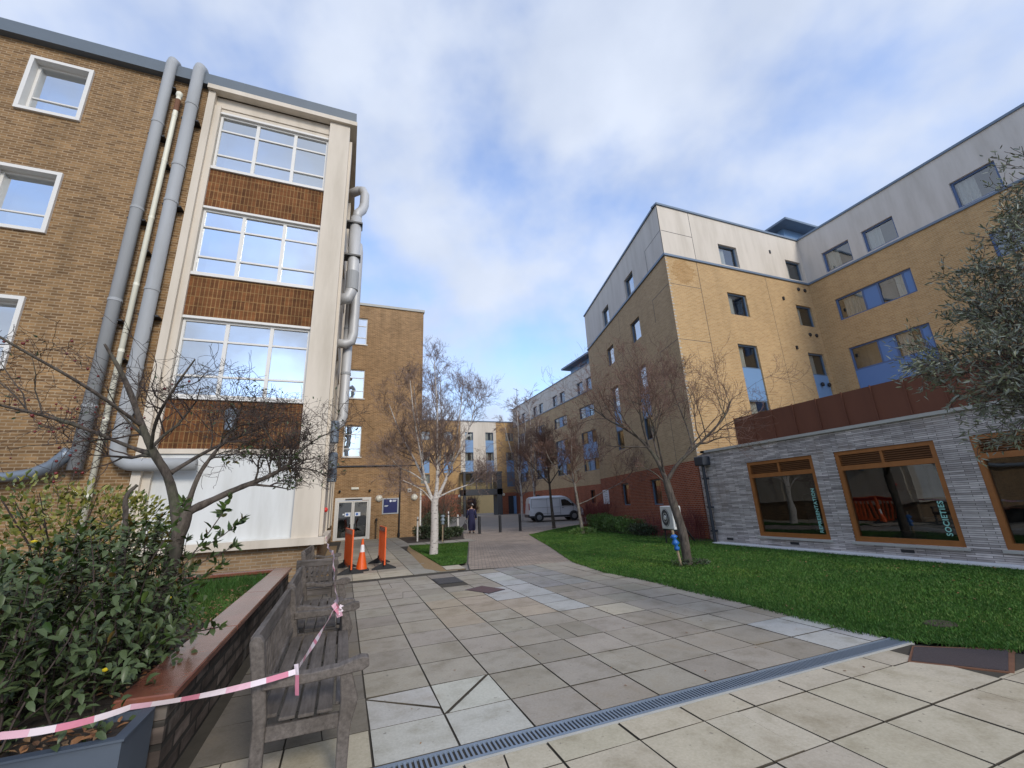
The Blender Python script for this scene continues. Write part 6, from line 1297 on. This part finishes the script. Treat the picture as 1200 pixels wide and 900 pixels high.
def stems_shrub(name, spots, h, mat, label, seed, n=60, spread=.5, r0=.006, group=None):
    r = random.Random(seed); t = thing(name, (spots[0][0], spots[0][1], gz(spots[0][1])), label, 'shrub', group); a = MB(); b = MB()
    for k in range(n):
        x, y = r.choice(spots); x += r.uniform(-.3, .3); y += r.uniform(-.3, .3); z = gz(y); an = r.uniform(0, 6.28); hh = h * r.uniform(.6, 1.05); s = spread * r.random(); P = [Vector((x + math.cos(an) * s * f ** 1.5 + r.uniform(-.02, .02), y + math.sin(an) * s * f ** 1.5, z - .02 + hh * f)) for f in (0, .35, .7, 1)]
        a.tube(P, [r0 * 1.6, r0 * 1.2, r0, r0 * .6], 3, caps=False)
        for _ in range(5):
            f = r.uniform(.3, 1); p = P[0].lerp(P[3], f); q = p + (rvec(r) * .5 + Vector((0, 0, .8))).normalized() * hh * .28; b.tube([p, p.lerp(q, .5) + rvec(r) * .02, q], [r0 * .7, r0 * .6, r0 * .4], 3, caps=False)
    a.build('stem', M[mat], t); b.build('side_shoot', M[mat], t); return t
stems_shrub('dogwood_shrub', [(14.6, 22.8), (15.0, 23.8), (15.3, 24.8), (14.9, 25.3), (15.6, 25.9)], 1.5, 'stem_red', 'mass of bare red-brown dogwood stems in front of the van bonnet', 5, 260, .7, .007)
stems_shrub('dry_stem_shrub', [(12.75, 13.6), (12.6, 13.2), (12.9, 14.4)], 1.15, 'stem_red', 'dry reddish stems against red brick beside the slate hall downpipe', 6, 90, .4, .005)
stems_shrub('low_stem_shrub', [(13.0, 15.8), (13.1, 16.6), (13.25, 17.6)], .9, 'stem_red', 'low thin reddish stems under the grey ground-floor windows', 16, 80, .4, .005)
stems_shrub('courtyard_shrub', [(16.6, 60.6), (17.4, 60.8)], 2.6, 'twig_red', 'rounded bare brown shrub seen through the porch opening', 17, 160, 1.0, .012)
bush('red_hedge', (16.6, 62.5, .9), (2.6, .7, .9), 1800, .16, 'dead_leaf', 'dark red-brown hedge seen through the porch', 'shrub', 23, stems=6)
for i, (x, y, w, h, lb) in enumerate(((5.0, 23.2, .6, .55, 'grey-green low shrub next to the sapling'), (5.9, 24.6, .55, .5, 'low grey-green shrub at the foot of the tall white stakes'), (4.2, 24.6, .7, .7, 'dull green shrub behind the birch trunk'), (5.6, 29.2, .9, 1.5, 'taller dark shrub standing behind the white stakes'), (7.0, 33.5, 1.3, 1.9, 'bushy dark evergreen in front of the far red brick'), (9.2, 41.0, 1.8, 2.3, 'broad dark evergreen nearest the porch'), (5.6, 38.5, 1.6, 2.0, 'dark evergreen deep behind the brick wing corner'))):
    bush('bed_shrub', (x, y, gz(y) + h * .5), (w, w * .8, h * .55), 1500, .10, 'dull_leaf', lb, 'shrub', 120 + i, 'shrubs in the planting bed', lumps=6)
stems_shrub('bare_shrub', [(6.0, 30.5), (6.6, 31.5), (5.6, 31.5)], 2.4, 'twig_red', 'bare brown twiggy shrub between dark evergreens and the white stakes', 19, 150, 1.0, .009)
# grass blades and fallen leaves
def scatter(name, poly, n, h, mat, zf, seed, near=None, wd=.0045, kind='stuff'):
    r = np.random.default_rng(seed); P = np.array(poly); lo, hi = P.min(0), P.max(0); out = np.zeros((0, 2))
    while len(out) < n:
        q = lo + (hi - lo) * r.random((n * 2, 2)); c = np.zeros(len(q), bool)
        for (x1, y1), (x2, y2) in zip(poly, poly[1:] + poly[:1]):
            if y1 == y2: continue
            c ^= ((y1 > q[:, 1]) != (y2 > q[:, 1])) & (q[:, 0] < (x2 - x1) * (q[:, 1] - y1) / (y2 - y1) + x1)
        q = q[c]
        if near: d = np.hypot(q[:, 0], q[:, 1]); q = q[r.random(len(q)) < np.minimum(1, (near / d) ** 1.6)]
        out = np.vstack([out, q])
    q = out[:n]; d = np.hypot(q[:, 0], q[:, 1]); w = wd * np.maximum(1, d / 6) * (0.7 + .6 * r.random(n)); hh = h * (.5 + r.random(n)); a = r.random(n) * 2 * np.pi; l = r.normal(0, .5, (n, 2)) * hh[:, None]
    v = np.zeros((n, 3, 3)); ca, sa = np.cos(a) * w, np.sin(a) * w; z = np.array([zf(x, y) for x, y in q])
    v[:, 0, 0] = q[:, 0] - ca; v[:, 0, 1] = q[:, 1] - sa; v[:, 1, 0] = q[:, 0] + ca; v[:, 1, 1] = q[:, 1] + sa; v[:, 2, :2] = q + l; v[:, 0, 2] = v[:, 1, 2] = z; v[:, 2, 2] = z + hh
    me = bpy.data.meshes.new(name); me.vertices.add(3 * n); me.vertices.foreach_set('co', v.reshape(-1)); me.loops.add(3 * n); me.loops.foreach_set('vertex_index', np.arange(3 * n)); me.polygons.add(n); me.polygons.foreach_set('loop_start', np.arange(n) * 3); me.polygons.foreach_set('loop_total', np.full(n, 3)); me.update(calc_edges=True); me.validate()
    me.materials.append(M[mat]); o = bpy.data.objects.new(name, me); COL.objects.link(o); o['kind'] = kind; return o
tag(scatter('grass', LAWN_R, 170000, .024, 'blade', lambda x, y: .006, 1, 5.0), 'short green grass of the lawn in front of the slate hall', 'grass')
EDGE = [(9.36, 21.89), (7.48, 15.54), (6.04, 11.0), (5.71, 9.03), (5.85, 7.5), (5.80, 6.3), (5.76, 5.3), (5.71, 4.6), (5.68, 3.7), (5.76, 3.24), (5.97, 2.96), (6.31, 2.59)]
tag(scatter('grass', EDGE + [(x - .05 - .03 * (i % 3), y - .02) for i, (x, y) in enumerate(EDGE)][::-1], 3500, .05, 'blade', lambda x, y: .0, 7), 'ragged grass tufts creeping over the paving edge', 'grass')
tag(scatter('grass', LAWN_L, 26000, .028, 'blade', lambda x, y: .006, 2), 'short green grass of the small wedge lawn round the birch', 'grass')
tag(scatter('grass', [(-4.5, 6.9), (-1.3, 6.2), (-1.26, 10.1), (-7, 10.1)], 26000, .10, 'blade', lambda x, y: .43, 3, wd=.004), 'longer green grass inside the raised bed', 'grass')
def litter():
    r = random.Random(4); m = MB()
    for _ in range(420):
        x = -1.27 - abs(r.gauss(0, .28)); y = r.uniform(3.9, 8.8); m.leaf((x, y, .475 + r.random() * .03), (r.uniform(-1, 1), r.uniform(-1, 1), r.uniform(-.2, .3)), (r.uniform(-.4, .4), r.uniform(-.4, .4), 1), r.uniform(.03, .07), r.uniform(.02, .035))
    for _ in range(170): m.leaf((r.uniform(-3.1, -1.1), r.uniform(3.22, 3.6), .465 + r.random() * .05), (r.uniform(-1, 1), r.uniform(-1, 1), r.uniform(-.2, .4)), (r.uniform(-.5, .5), r.uniform(-.5, .5), 1), r.uniform(.04, .08), r.uniform(.025, .04))
    o = m.build('fallen_leaves', M['dead_leaf']); tag(o, 'brown fallen leaves along the coping and in the trough', 'leaves', kind='stuff')
    m = MB()
    for _ in range(70): 
        y = r.uniform(2.8, 11.0); m.leaf((r.uniform(-.9, 5.4), y, .005), (r.uniform(-1, 1), r.uniform(-1, 1), 0), (r.uniform(-.2, .2), r.uniform(-.2, .2), 1), r.uniform(.012, .04), r.uniform(.01, .02))
    for _ in range(160):
        x, y = r.uniform(5.9, 11.8), r.uniform(2.5, 14)
        if in_poly(x, y, LAWN_R): m.leaf((x, y, .03), (r.uniform(-1, 1), r.uniform(-1, 1), r.uniform(-.3, .3)), (r.uniform(-.4, .4), r.uniform(-.4, .4), 1), r.uniform(.03, .06), r.uniform(.02, .035))
    tag(m.build('leaf_scraps', M['dead_leaf']), 'scattered brown leaf scraps on the paving', 'leaves', kind='stuff')
litter()
